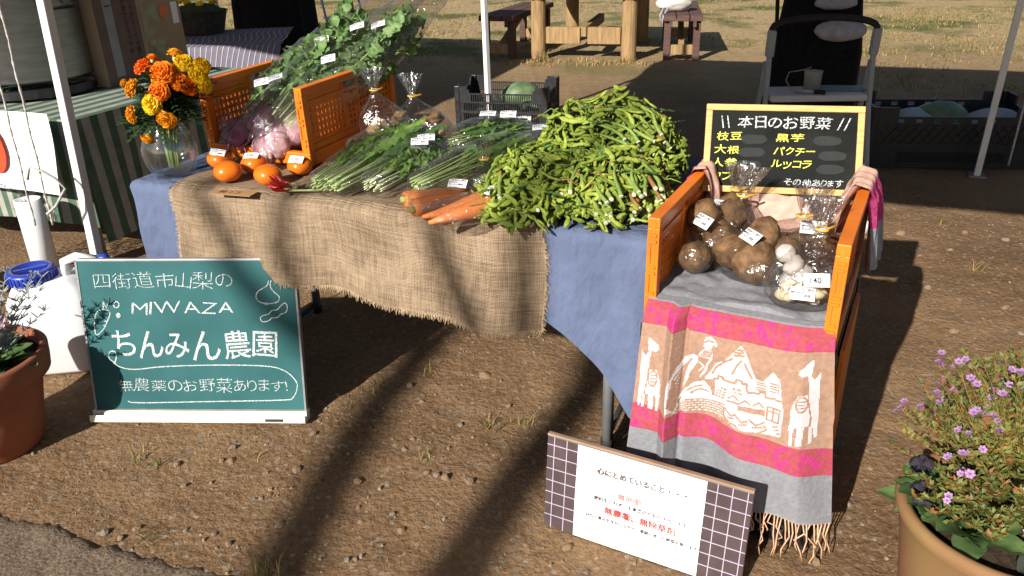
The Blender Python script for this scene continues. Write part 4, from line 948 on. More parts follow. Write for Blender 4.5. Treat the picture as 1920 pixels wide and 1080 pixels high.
    poly([(1115, 615), (1200, 630), (1195, 695), (1110, 680)], 3); line([(1155, 620), (1150, 690)], 8, 2); line([(1115, 650), (1198, 662)], 8, 2); line([(1112, 614), (1202, 630), (1196, 697), (1110, 682), (1112, 614)], 8, 2)
    for k in range(5): line([(1160+12*k, 730+26*k), (1190+10*k, 722+26*k)], 8, 2)
    # condor
    poly([(600, 125), (640, 118), (670, 140), (690, 165), (690, 190), (672, 190), (660, 175), (655, 200), (640, 220), (610, 218), (585, 200), (580, 170)], 3); line([(585, 170), (620, 150), (665, 158)], 8, 2)
    poly([(565, 240), (600, 215), (655, 225), (665, 260), (655, 300), (560, 285), (550, 262)], 3)
    for k in range(6): line([(570+14*k, 280), (595+13*k, 230)], 6, 2)
    poly([(505, 258), (550, 280), (548, 330), (480, 470), (440, 560), (430, 640), (400, 700), (365, 690), (345, 600), (350, 480), (400, 350), (450, 285)], 3)
    for k in range(6): line([(500-8*k, 300+14*k), (395+8*k, 420+34*k), (372+8*k, 640+10*k)], 9, 2)
    poly([(545, 330), (600, 330), (640, 320), (640, 400), (600, 440), (540, 450), (500, 470), (490, 420)], 2); line([(655, 290), (625, 340), (610, 400), (575, 445)], 10, 3); line([(560, 330), (600, 360), (560, 400)], 7, 3)
    poly([(430, 600), (470, 540), (540, 490), (610, 480), (660, 530), (680, 580), (660, 605), (440, 612)], 3)
    for l in ([(480, 560), (540, 530), (600, 520)], [(520, 575), (590, 550), (650, 570)]): line(l, 8, 2)
    # llamas left and right
    for ox in (0, 1):
        f = (lambda x, y: (x, y)) if ox == 0 else (lambda x, y: (1480-(x-80)*1.05, y+105+(x-80)*.05))
        P_ = lambda pts, val: poly([f(*q) for q in pts], val)
        P_([(130, 150), (165, 165), (225, 205), (232, 235), (210, 255), (170, 250), (165, 300), (160, 400), (230, 400), (270, 480), (280, 600), (272, 735), (255, 735), (250, 610), (225, 600), (235, 738), (195, 738), (180, 600), (150, 600), (155, 735), (135, 730), (130, 600), (118, 700), (100, 690), (95, 480), (90, 380), (85, 250), (125, 290), (145, 260), (135, 200)], 3)
        line([f(180+38*math.cos(a)+25, 470+62*math.sin(a)) for a in np.linspace(0, 6.3, 16)], 8, 2)
        for k in range(4): line([f(185, 450+24*k), f(230, 440+28*k)], 7, 2)
        line([f(165, 300), f(160, 480), f(145, 600)], 7, 2)
    A[:, fr] = sub
    # magenta motifs inside the pink bands
    for j in range(ns_):
        if not front[j]: continue
        z_ = zc[j]
        for i in range(nu):
            if A[i, j] == 1:
                u = us[i]; q = nz((u*38, z_*42, 0), 1, 3)
                dx = (u*1000 % 52)-26; dz = (z_-(.579 if z_ > .5 else .308))*1000; rr = math.hypot(dx, dz); k_ = int(u*1000/52)
                ring = (int(rr/4.2) % 2 == 0 and rr < 20) if k_ % 2 == 0 else (abs(dx-dz*.4) < 5 or abs(dx+dz*.5) < 4 or abs(abs(dx)-14) < 4) and abs(dz) < 20
                if (ring and q > .02) or nz((u*95, z_*95, 0), 1, 8) > .33: A[i, j] = 4
    mb = MB()
    for i in range(nu+1):
        for j in range(ns_+1): mb.v.append(tuple(S(UW*i/nu, TL*j/ns_)))
    for i in range(nu):
        for j in range(ns_): mb.f.append((i*(ns_+1)+j, (i+1)*(ns_+1)+j, (i+1)*(ns_+1)+j+1, i*(ns_+1)+j+1)); mb.m.append(int(A[i, j]))
    cm = lambda n, c, v=.12: mat(n, c, .92, v, 90, .35, 160, .12)
    mb.build('woven_sheet', [cm('grey_weave', (.215, .215, .23)), cm('pink_weave', (.35, .068, .085)), cm('beige_weave', (.335, .205, .145)), cm('white_weave', (.56, .50, .50), .06), cm('magenta_weave', (.46, .042, .175))], t, smooth=True)
    fm = mat('peach_thread', (.62, .36, .22), .9, .2, 60); mb = MB(); random.seed(8)
    for k in range(64):
        u = UW*(k+.5)/64; p = S(u, TL); L_ = rnd(.03, .09)*(1.35 if u > .3 else .8); a = rnd(-.02, .02)
        q = [p+V((0, 0, .002)), p+V((rnd(-.008, .008), rnd(-.01, .002), -L_*.4)), p+V((a, rnd(-.012, .002), -L_*.75)), p+V((a*.8+rnd(-.012, .012), rnd(-.012, .004), -L_))]
        q = [V((x, y, max(z, .004))) for x, y, z in q]
        mb.tube(q, [.0017, .0019, .0017, .0014], 5)
    mb.build('tassel_fringe', fm, t, smooth=True, kind='stuff')
    # loose upper ends thrown over the side walls
    pm = mat('dusty_rose_cloth', (.55, .34, .27), .92, .15, 40, .4, 120, .1); mg = mat('bright_pink_cloth', (.60, .07, .22), .9, .2, 40, .4, 120, .1); gy = mat('grey_cloth_end', (.34, .34, .37), .92, .1, 40, .4, 120, .1)
    for side in (0, 1):
        mb = MB(); nu_, nv_ = 16, 40; x0 = .012 if side == 0 else .414; sg = 1 if side == 0 else -1
        pr = [(-.035, .66), (-.03, .75), (-.012, .812), (.02, .818), (.045, .78), (.06, .70), (.085, .65)]
        if side: pr = [(-.045, .60), (-.035, .72), (-.015, .812), (.02, .82), (.04, .78), (.055, .70), (.07, .66)]
        for i in range(nu_+1):
            for j in range(nv_+1):
                q = j/nv_*(len(pr)-1); k = min(int(q), len(pr)-2); a = pr[k][0]+(pr[k+1][0]-pr[k][0])*(q-k); z_ = pr[k][1]+(pr[k+1][1]-pr[k][1])*(q-k)
                y_ = .36+.16*i/nu_+.03*(j/nv_-.5)*math.sin(3)
                wv = .010*math.sin(i*1.1+j*.12)+.006*math.sin(i*2.3)
                mb.v.append(tuple(K(x0+sg*(a+wv*(1 if abs(a) > .02 else .2)), y_-.10*max(0, j/nv_-.5), z_+.004*math.sin(i*1.3))))
        for i in range(nu_):
            for j in range(nv_): mb.f.append((i*(nv_+1)+j, (i+1)*(nv_+1)+j, (i+1)*(nv_+1)+j+1, i*(nv_+1)+j+1)); mb.m.append(2 if j < 6 else 1 if j < 13 else 0)
        mb.build('folded_end', [pm, mg, gy], t, smooth=True)
    mb = MB(); nu_, nv_ = 60, 24
    for i in range(nu_+1):
        for j in range(nv_+1):
            u = i/nu_; v = j/nv_; x_ = .03+.37*u; z_ = .752-.125*v+.012*nz((u*7, v*2, 1), 1)
            y_ = .420-.030*v-.025*v*v+.022*nz((u*6, v*3, 0), 1.3, 2)*min(1, v*3)+.013*abs(nz((u*14, v*5, 0), 1, 5))
            mb.v.append(tuple(K(x_, y_, z_)))
    for i in range(nu_):
        for j in range(nv_): mb.f.append((i*(nv_+1)+j, (i+1)*(nv_+1)+j, (i+1)*(nv_+1)+j+1, i*(nv_+1)+j+1)); mb.m.append(0)
    mb.build('crumpled_lining', pm, t, smooth=True)
woven_cloth()
# ---------------------------------------------------------------- produce materials
M['leaf'] = mat('leaf_green', (.12, .25, .04), .5, .3, 14, .5, 60, .35, col2=(.28, .43, .11), trans=.25)
M['leaf_dark'] = mat('leaf_dark_green', (.050, .125, .030), .5, .3, 14, .5, 60, .35, col2=(.12, .24, .065), trans=.2)
M['leaf_grey'] = mat('leaf_grey_green', (.090, .175, .050), .5, .3, 14, .5, 60, .35, col2=(.19, .30, .105), trans=.2)
M['stalk'] = mat('pale_stalk', (.26, .38, .10), .45, .2, 20, .1, 60, .4, col2=(.42, .50, .22))
M['stalk_white'] = mat('white_stalk', (.45, .52, .28), .45, .15, 20, .1, 60, .4, col2=(.62, .64, .42))
M['carrot'] = mat('carrot', (.70, .215, .06), .5, .14, 30, .3, 60, .4, stretch=(30, 2, 2))
M['carrot_top'] = mat('carrot_crown', (.30, .30, .08), .7, .3, 60)
M['persimmon'] = mat('persimmon_skin', (.70, .155, .010), .26, .10, 12, .04, 30, .5)
M['calyx'] = mat('calyx', (.12, .12, .04), .8, .3)
M['radish_purple'] = mat('purple_radish', (.27, .070, .15), .45, .35, 14, .15, 40, .4, col2=(.46, .18, .28))
M['radish_pink'] = mat('pink_radish', (.50, .21, .28), .5, .2, 16, .3, 40, .3, col2=(.66, .48, .47))
M['root_hair'] = mat('pale_root', (.60, .45, .38), .7, .2)
M['taro'] = mat('taro_skin', (.065, .032, .014), .75, .4, 34, 1.0, 95, .3, col2=(.24, .135, .062), detail=8)
M['ginger'] = mat('ginger_skin', (.36, .22, .11), .75, .3, 24, .5, 60, .2)
M['garlic'] = mat('garlic_clove', (.66, .58, .38), .5, .15, 20, .1, 40, .3)
M['garlic_skin'] = mat('garlic_bulb', (.48, .43, .39), .6, .25, 25, .3, 60, .3)
M['chilli'] = mat('red_chilli', (.48, .012, .012), .3, .15, 20, 0, 0, .5)
M['tie'] = mat('gold_tie', (.62, .38, .07), .4, .1, 20, 0, 0, .5)
M['kraft'] = mat('kraft_card', (.38, .22, .10), .85, .12, 15, 0, 0, .2)
M['pod'] = mat('edamame_pod', (.110, .165, .020), .72, .25, 40, .5, 120, .18, col2=(.25, .31, .05), trans=.1)
M['pod_b'] = mat('edamame_pod_bright', (.20, .275, .03), .72, .2, 40, .5, 120, .18, col2=(.37, .43, .08), trans=.1)
M['stem_green'] = mat('edamame_stem', (.12, .20, .04), .6, .25, 20, .2, 60, .3, col2=(.24, .32, .08))
M['stem_cut'] = mat('cut_stem', (.70, .70, .52), .8, .1)
M['stem_brown'] = mat('reddish_twig', (.26, .13, .035), .8, .3)

# ---------------------------------------------------------------- small shared pieces
LBL_TX = text_mesh('四街道市山梨の\nMIWAZA\nちんみん農園', .0068, M['ink'], .01)
PR_TX = {s: text_mesh(s, .017, M['ink'], .015) for s in ('120', '140')}
LBL = MB()
for i in range(7):
    for j in range(2): LBL.v.append(((i/6-.5)*.052, (j-.5)*.028, .0035*math.cos((i/6-.5)*2.2)-.0035))
LBL.f = [(2*i, 2*i+2, 2*i+3, 2*i+1) for i in range(6)]; LBL.m = [0]*6
LBL_ME = LBL.mesh('label', M['label'], True)
def sticker(parent, loc, rot, price=None, s=1.0):
    l = obj('label', LBL_ME, parent, loc, rot, s)
    o = obj('lettering', PR_TX[price] if price else LBL_TX, l, (-.017, -.006, .0006) if price else (-.024, .0065, .0006)); o['kind'] = 'stuff'
    if price is None:      # small printed patch where the code is left blank
        pass
    return l
def leaf_mesh(seed, L_, stalk, bw, curl, m_, ms, droop=.05):
    random.seed(seed); mb = MB(); nu = 22; nv = 8
    c = lambda x: V((x*L_, .012*math.sin(x*3+seed)*x, droop*L_*x*x*math.sin(seed*1.7)))
    pts = [c(k/9*.97) for k in range(10)]
    mb.tube(pts, [.0066*(1-.8*k/9)+.0007 for k in range(10)], 6, True, 0, .6)
    for i in range(nu+1):
        q = stalk+(1-stalk)*i/nu; t_ = i/nu; wd = bw*(math.sin(math.pi*min(1, t_**.75*.93+.04)))**.8*(1+.18*nz((t_*4, seed, 0), 1.7))
        for j in range(nv+1):
            s_ = j/nv*2-1; b = c(q); ruf = curl*abs(s_)*wd
            mb.v.append((b.x+ruf*.5*nz((t_*16, s_*4, seed), 1), b.y+s_*wd*(1-.25*abs(s_)*.6), b.z+.004+abs(s_)*wd*.22+ruf*.85*nz((t_*17, s_*3.2, seed+5), 1.25)))
    o0 = len(pts)*6
    for i in range(nu):
        for j in range(nv): a = o0+i*(nv+1)+j; mb.f.append((a, a+nv+1, a+nv+2, a+1)); mb.m.append(1)
    return mb.mesh('leaf', [ms, m_], True)
def frill_mesh(seed, m_, ms):
    random.seed(seed); mb = MB(); c = lambda x: V((x, .02*math.sin(x*3+seed)*x, .05*x*x*math.sin(seed*1.7)))
    mb.tube([c(k/8*.95) for k in range(9)], [.0075*(1-.85*k/8)+.0008 for k in range(9)], 6, True, 0, .7)
    for k in range(30):
        q = .20+.78*k/29; L_ = .072*(1-.35*abs(q-.6))*rnd(.8, 1.2); an = rnd(-3.1, 3.1); b = c(q); ax = (V((.55, math.cos(an), math.sin(an)*.8))).normalized(); sd = ax.cross(V((rnd(-.3, .3), rnd(-.3, .3), 1))).normalized(); nr = sd.cross(ax); o0 = len(mb.v); nu, nv = 6, 4
        for i in range(nu+1):
            t_ = i/nu; wd = L_*.52*math.sin(math.pi*min(1, .08+t_*.86))**.7
            for j in range(nv+1):
                s_ = j/nv*2-1; ru = .030*abs(s_)*nz((t_*6+k, s_*4, seed), 1.4)+.020*nz((t_*7, s_*6, seed+k), 1.3)
                mb.v.append(tuple(b+ax*L_*t_*(1-.12*abs(s_))+sd*s_*wd+nr*(ru+.25*abs(s_)*wd-.03*t_*t_)))
        for i in range(nu):
            for j in range(nv): a = o0+i*(nv+1)+j; mb.f.append((a, a+nv+1, a+nv+2, a+1)); mb.m.append(1)
    return mb.mesh('leaf', [ms, m_], True)
LEAF = {'plain': [leaf_mesh(s, 1, .36, .060, 1.0, M['leaf' if s % 2 else 'leaf_dark'], M['stalk']) for s in range(1, 6)],
        'celery': [leaf_mesh(s, 1, .50, .034, 1.6, M['leaf'], M['stalk']) for s in range(11, 16)],
        'cabbage': [leaf_mesh(s, 1, .30, .075, 2.0, M['leaf'], M['stalk_white']) for s in range(21, 26)],
        'curly': [frill_mesh(s, M['leaf_grey' if s % 3 else 'leaf'], M['stalk']) for s in range(31, 39)],
        'dark': [leaf_mesh(s, 1, .25, .052, 1.8, M['leaf_dark' if s % 2 else 'leaf'], M['stalk']) for s in range(41, 46)]}
def film_tube(parent, prof, L_, wrinkle=.05, seed=0, m_='film', name='bag_film', n=26, k=30, openend=True):
    """prof(t)->(half width, half height, centre z) along local x"""
    rings = []
    for i in range(k+1):
        t_ = i/k; a, b, cz = prof(t_); ring = []
        for q in range(n):
            an = 2*math.pi*q/n; wr = 1+wrinkle*nz((t_*L_*22, math.cos(an)*3, math.sin(an)*3+seed), 1)+wrinkle*.7*nz((t_*L_*60, an*2.2, seed), 1)
            ring.append((t_*L_, a*math.cos(an)*wr, cz+b*math.sin(an)*wr))
        rings.append(ring)
    return MB().loft(rings, False).build(name, M[m_], parent, smooth=True)
def greens_bag(label, loc, yaw, L_, kind, n=14, wid=.05, hgt=.032, pitch=0.0, labels=((.55, 0, 0),), over=.10, seed=1, group=None, name='greens_bag', cat='vegetables', roll=0.0):
    t = thing(name, label, cat, loc, (roll, -pitch, yaw), group); random.seed(seed*17+3)
    n = int(n*1.5)
    for i in range(n):
        u = rnd(-1, 1); h = (i+.5)/n*1.7-.75; s = L_*rnd(.80, .98)
        obj('leaf', LEAF[kind][i % len(LEAF[kind])], t, (rnd(0, .02), u*wid*.5, hgt+h*hgt*.62), (rnd(-1.2, 1.2) if i < n*.6 else rnd(-.6, .6), rnd(-.02, .04), u*.09+rnd(-.04, .04)), (s, s, s))
    def prof(t_):
        x = t_*(1+over)
        if x < .06: q = .45+9*x
        elif x < 1: q = 1+.35*math.sin(math.pi*(x-.06)/.94)
        else: q = 1.0
        hh = hgt*(1.12 if x < .8 else max(.25, 1.12-2.9*(x-.8)))
        return wid*q, hh*q, hgt*.95+(.015*(x-1) if x > 1 else 0)
    film_tube(t, prof, L_*(1+over), .07, seed)
    for (x, y, r_) in labels:
        a, b, cz = prof(x/(1+over)); sticker(t, (x*L_, y*wid, cz+b*math.sqrt(max(.1, 1-y*y*.9))*1.06+.004), (-y*.5+.42, 0, r_))
    return t
def tied_bag(t, r_, h, neck, seed, lean=(0, 0), m_='film_soft', ntop=.05):
    """clear bag with a gathered neck; local z up"""
    prof = [(.15, .0), (.85, .02), (1.08, .14), (1.16, .3), (1.14, .48), (.98, .64), (.72, .77), (.42, .88), (.16, 1.0)]; n = 32; rings = []
    for q, z in prof:
        ring = []
        for k in range(n):
            a = 2*math.pi*k/n; pl = 1+.10*math.sin(9*a+seed)*(z > .4)*(z)+.09*nz((math.cos(a)*2, math.sin(a)*2, z*4+seed), 1.4)+.05*nz((math.cos(a)*5, math.sin(a)*5, z*9+seed), 1.4)
            ring.append((r_[0]*q*math.cos(a)*pl+lean[0]*z*z, r_[1]*q*math.sin(a)*pl+lean[1]*z*z, h*z))
        rings.append(ring)
    c = V((lean[0], lean[1], h)); rr = (.012, .011, .016, .026, .034)
    for i, z in enumerate((.008, .016, .035, .06, ntop+.03)):
        ring = []
        for k in range(n):
            a = 2*math.pi*k/n; pl = 1+(.45*math.sin(7*a+seed+i*.3)+.2*math.sin(13*a))*(i > 1); ring.append((c.x+lean[0]*z*3+rr[i]*math.cos(a)*pl*neck, c.y+lean[1]*z*3+rr[i]*math.sin(a)*pl*.7*neck, c.z+z))
        rings.append(ring)
    b = MB().loft(rings, False).build('bag_film', M[m_], t, smooth=True)
    tie = [(c.x+.0135*math.cos(a), c.y+.0135*math.sin(a), c.z+.010+.001*math.sin(2*a)) for a in np.linspace(0, 6.283, 15)]
    MB().tube(tie+[(c.x+.030, c.y+.008, c.z+.014)], .0032, 6).build('twist_tie', M['tie'], t, smooth=True)
def lump(name, parent, loc, r_, m_, seed, rot=(0, 0, 0), amp=.22, rough=.06, rings_=False):
    def fn(d):
        q = 1+amp*nz(d, 1.3, seed)+rough*nz(d, 5, seed)
        if rings_: q += .016*math.sin(d.x*24+2.5*nz(d, 2, seed))+.022*nz(d, 11, seed)
        return q
    return MB().ball((0, 0, 0), r_, 22, 15, 0, fn).build(name, m_, parent, smooth=True, loc=loc, rot=rot)

# ---------------------------------------------------------------- greens on the burlap
ZT = TZ+.012
greens_bag('bag of leafy greens with roots by the red chillies', (-.540, 2.165, ZT), R(66), .44, 'plain', 16, .050, .034, R(5), (), .06, 1)
greens_bag('long bag of dark pak choi beside the ginger bag', (-.490, 2.150, ZT), R(60), .52, 'plain', 15, .045, .034, R(6), (), .05, 2)
greens_bag('bag of loose curly lettuce with two stacked white labels', (-.385, 2.140, ZT), R(62), .37, 'cabbage', 16, .058, .036, R(4), ((.78, -.1, R(-62)), (.66, -.2, R(-64))), .12, 3)
greens_bag('bag of bright stalky greens lying behind the carrots', (-.262, 2.095, ZT), R(49), .50, 'celery', 22, .058, .038, R(5), (), .06, 4)
greens_bag('dark herb bag behind the stalky greens under two labels', (-.205, 2.50, ZT), R(30), .32, 'dark', 18, .075, .048, R(2), ((.55, .2, R(-40)), (.72, -.3, R(-40)), (.95, .1, R(-35))), .06, 5)
greens_bag('herb bag with white label tucked behind the green pods', (.015, 2.44, ZT), R(14), .28, 'dark', 16, .07, .042, R(3), ((.35, .1, R(-20)), (.8, .3, R(-20))), .08, 6)
greens_bag('small bag of greens pressed against the orange crate front', (-.50, 2.48, ZT), R(40), .28, 'cabbage', 10, .05, .04, R(8), (), .06, 7)

# ---------------------------------------------------------------- carrots
def carrot_mesh(seed):
    pts = []; rr = []
    for k in range(14):
        q = k/13; pts.append((q*.19, .006*math.sin(q*3+seed), .004*math.sin(q*4+seed*2))); rr.append(.0035+.0225*(1-q**1.6)*(1-.22*math.exp(-q*22))*(1+.03*math.sin(q*40+seed)))
    return MB().tube(pts, rr, 14).mesh('carrot', M['carrot'], True)
CAR = [carrot_mesh(s) for s in range(3)]; CTOP = MB().tube([(-.012, 0, 0), (-.004, 0, 0), (.004, 0, 0)], [.0075, .010, .013], 9).mesh('crown', M['carrot_top'], True)
def carrot_bag(label, loc, yaw, spots_, lab):
    t = thing('carrot_bag', label, 'carrots', loc, yaw)
    for i, (x, y, z, a, flip, s) in enumerate(spots_):
        c = obj('carrot', CAR[i % 3], t, (x, y, z), (0, R(2), a+(math.pi if flip else 0)), s); obj('crown', CTOP, c)
    film_tube(t, lambda q: ((.045+.038*math.sin(math.pi*min(1, q*1.15)**.8))*(1 if q < .9 else 1), (.020+.014*math.sin(math.pi*min(1, q*1.05)))*(1.0 if q < .85 else 1-3*(q-.85)), .030), .285, .08, 3)
    sticker(t, lab[0], lab[1])
carrot_bag('bag of three carrots with crowns facing the burlap edge', (-.285, 2.020, ZT-.002), R(24), [(.015, -.045, .024, R(14), 0, 1.0), (.03, .0, .026, R(10), 0, 1.05), (.02, .042, .025, R(4), 0, 1.0)], ((.150, -.022, .068), (R(34), 0, R(-40))))
carrot_bag('bag of two fat carrots with tips towards the burlap edge', (-.205, 1.905, ZT-.002), R(31), [(.245, -.016, .031, R(-2), 1, 1.32), (.235, .046, .030, R(4), 1, 1.25)], ((.175, -.030, .074), (R(36), 0, R(-52))))

# ---------------------------------------------------------------- persimmons, chilli, card
def persimmon_mesh():
    return MB().ball((0, 0, 0), (.040, .040, .030), 26, 16, 0, lambda d: 1+.035*math.cos(4*math.atan2(d.y, d.x))*(1-d.z*d.z)-.10*max(0, abs(d.z)-.75)).mesh('fruit', M['persimmon'], True)
PER = persimmon_mesh(); CAL = MB()
for k in range(4):
    a = k*1.571; CAL.add([(.003*math.cos(a+1.57), .003*math.sin(a+1.57), .0), (.022*math.cos(a-.4), .022*math.sin(a-.4), .003), (.03*math.cos(a), .03*math.sin(a), .006), (.022*math.cos(a+.4), .022*math.sin(a+.4), .003)], [(0, 1, 2, 3)])
CAL = CAL.mesh('calyx', M['calyx'])
for i, (x, y, s, lab, pr) in enumerate(((-.850, 2.350, 1.08, 'shiny persimmon without sticker beside the glass vase', None), (-.718, 2.310, 1.02, 'shiny persimmon without sticker in front of the stickered ones', None), (-.922, 2.500, 1.0, 'persimmon at the crate corner with a small printed sticker', 'x'), (-.792, 2.430, 1.02, 'persimmon bearing a 120 price sticker in the middle of the row', '120'), (-.645, 2.405, .95, 'persimmon with price sticker next to the red chillies', '120'))):
    t = thing('persimmon', lab, 'persimmon', (x, y, ZT+.029*s), (R(rnd(-8, 8)), R(rnd(-8, 8)), rnd(-.3, .3))); obj('fruit', PER, t, None, None, s); obj('calyx', CAL, t, (0, 0, -.030*s), (math.pi, 0, 0))
    if pr: sticker(t, (-.004, -.017*s, .0285*s), (R(33), 0, R(-12)), None if pr == 'x' else pr, .9)
t = thing('chilli_bunch', 'bunch of small red chillies on a long green stalk', 'chillies', (-.640, 2.205, ZT), R(20)); random.seed(4)
MB().tube([(.0, 0, .012), (.05, -.015, .010), (.12, -.03, .008), (.22, -.02, .006)], [.0035, .003, .003, .002], 6).build('stalk', M['stalk'], t, smooth=True)
for k in range(11):
    a = math.pi+rnd(-.95, .75); e = rnd(-.1, .9); L_ = rnd(.045, .07); d = V((math.cos(a)*math.cos(e), math.sin(a)*math.cos(e), math.sin(e))); b = V((rnd(-.01, .02), rnd(-.01, .012), .012+rnd(0, .02)))
    b.z = max(b.z, .008); c = [b+d*L_*q+V((0, 0, .012*q*q)) for q in (0, .2, .5, .8, 1)]
    ch = MB().tube(c, [.0025, .0055, .0052, .0035, .0008], 8).build('chilli', M['chilli'], t, smooth=True); MB().tube([b-d*.012, b], [.0015, .003], 5).build('stem', M['stalk'], ch)
t = thing('price_card', 'small handwritten kraft price card lying before the persimmons', 'card', (-.800, 2.235, ZT-.001), (0, 0, R(-17)))
MB().box((0, 0, .001), (.13, .045, .0016)).build('card', M['kraft'], t); text('柿 1コ', .026, M['ink'], t, (-.05, -.010, .0024))

# ---------------------------------------------------------------- ginger bags, small bags
def ginger(label, loc, yaw, seed, r_=(.085, .06), h=.15, lean=(-.03, .02)):
    t = thing('ginger_bag', label, 'ginger', loc, yaw); random.seed(seed)
    for k in range(13): lump('ginger_root', t, (rnd(-.65, .65)*r_[0], rnd(-.65, .65)*r_[1], .025+.020*(k//3)), (rnd(.025, .04), .02, .018), M['ginger'], seed+k, (rnd(0, 1), rnd(0, 1), rnd(0, 3)), .45, .15)
    tied_bag(t, r_, h, 1.0, seed, lean); sticker(t, (r_[0]*.5, -r_[1]*.95, .05), (R(70), 0, R(20)))
ginger('tall tied bag of ginger leaning on the orange crate', (-.400, 2.66, ZT), R(10), 5, (.075, .06), .19, (-.035, .02))
ginger('tied bag of knobbly ginger roots with its neck upright', (-.275, 2.645, ZT), R(-15), 9, (.10, .065), .165, (-.05, .03))
t = thing('small_clear_bag', 'small crumpled clear bag of white bulbs beside the green pods', 'bag', (-.065, 2.20, ZT), R(40))
for k in range(3): lump('white_bulb', t, (.022*(k-1), .01*(k % 2), .022), (.018, .018, .02), M['garlic_skin'], k)
tied_bag(t, (.045, .032), .075, .8, 3, (.01, .02), 'film_soft', .02)

# ---------------------------------------------------------------- bagged radishes in the left crate
def radish_bag(label, base, yaw, pitch, kind, L_, seed, labs, n=14, wid=.055):
    t = thing('radish_bag', label, 'radishes', base, (0, -pitch, yaw)); random.seed(seed)
    m_ = M['radish_purple'] if kind == 'purple' else M['radish_pink']
    for k in range(3 if kind == 'purple' else 5):
        x, y, z = rnd(-.03, .03)-.02*(k % 2), rnd(-.06, .06), rnd(.02, .06); r_ = (.062, .030, .030) if kind == 'purple' else (.042, .034, .034)
        lump('radish', t, (x, y, z), r_, m_, seed+k, (0, rnd(-.4, .4), rnd(-.6, .6)), .22, .07)
        tl = [V((x-r_[0]*.9, y, z)), V((x-r_[0]*1.5, y+rnd(-.02, .02), z-.01)), V((x-r_[0]*2.2, y+rnd(-.05, .05), z-.02+rnd(0, .02)))]
        MB().tube(tl, [.008, .004, .0012], 6).build('root_tail', M['root_hair'] if kind == 'pink' else m_, t, smooth=True)
    for i in range(n+3):
        u = rnd(-1, 1); s = L_*rnd(.6, .98); obj('leaf', LEAF['curly'][i % 8], t, (.05, u*.035, .05+rnd(-.035, .045)), (rnd(-1.5, 1.5), rnd(-.10, .06), u*.12+rnd(-.06, .06)), (s, s, s*.9))
    def prof(q):
        x = q*1.5
        if x < .1: return .03+.5*x, .02+.35*x, .04
        return wid*(1.15+.35*math.sin(math.pi*min(1, x/1.1)))*(1 if x < 1.0 else 1-.15*(x-1)), (.072 if x < 1 else .072-.12*(x-1)), .055+.02*max(0, x-1)
    f = film_tube(t, prof, L_*1.5, .10, seed, 'film'); f.location.x = -.09
    for x, y, r_ in labs: sticker(t, (x*L_, y*wid, .130), (-y*.4+.30, 0, r_))
cy = math.atan2(.90, .43)
radish_bag('purple radish bag against the left wall of the orange crate', (-.89, 2.70, .742), cy-R(3), R(24), 'purple', .53, 3, ((.30, -.2, R(-60)),), 15)
radish_bag('radish bag with purple shoulders in the middle of the orange crate', (-.79, 2.66, .765), cy-R(7), R(27), 'purple', .58, 5, ((.62, -.3, R(-60)), (.25, .5, R(-50))), 16)
radish_bag('pale pink turnip bag with hairy roots at the crate opening', (-.735, 2.575, .745), cy-R(11), R(27), 'pink', .62, 8, ((.5, -.3, R(-60)), (.8, .1, R(-55))), 16)
radish_bag('pink turnip bag with green tops over the right crate wall', (-.675, 2.63, .76), cy-R(17), R(27), 'pink', .60, 12, ((.78, .2, R(-50)),), 16)

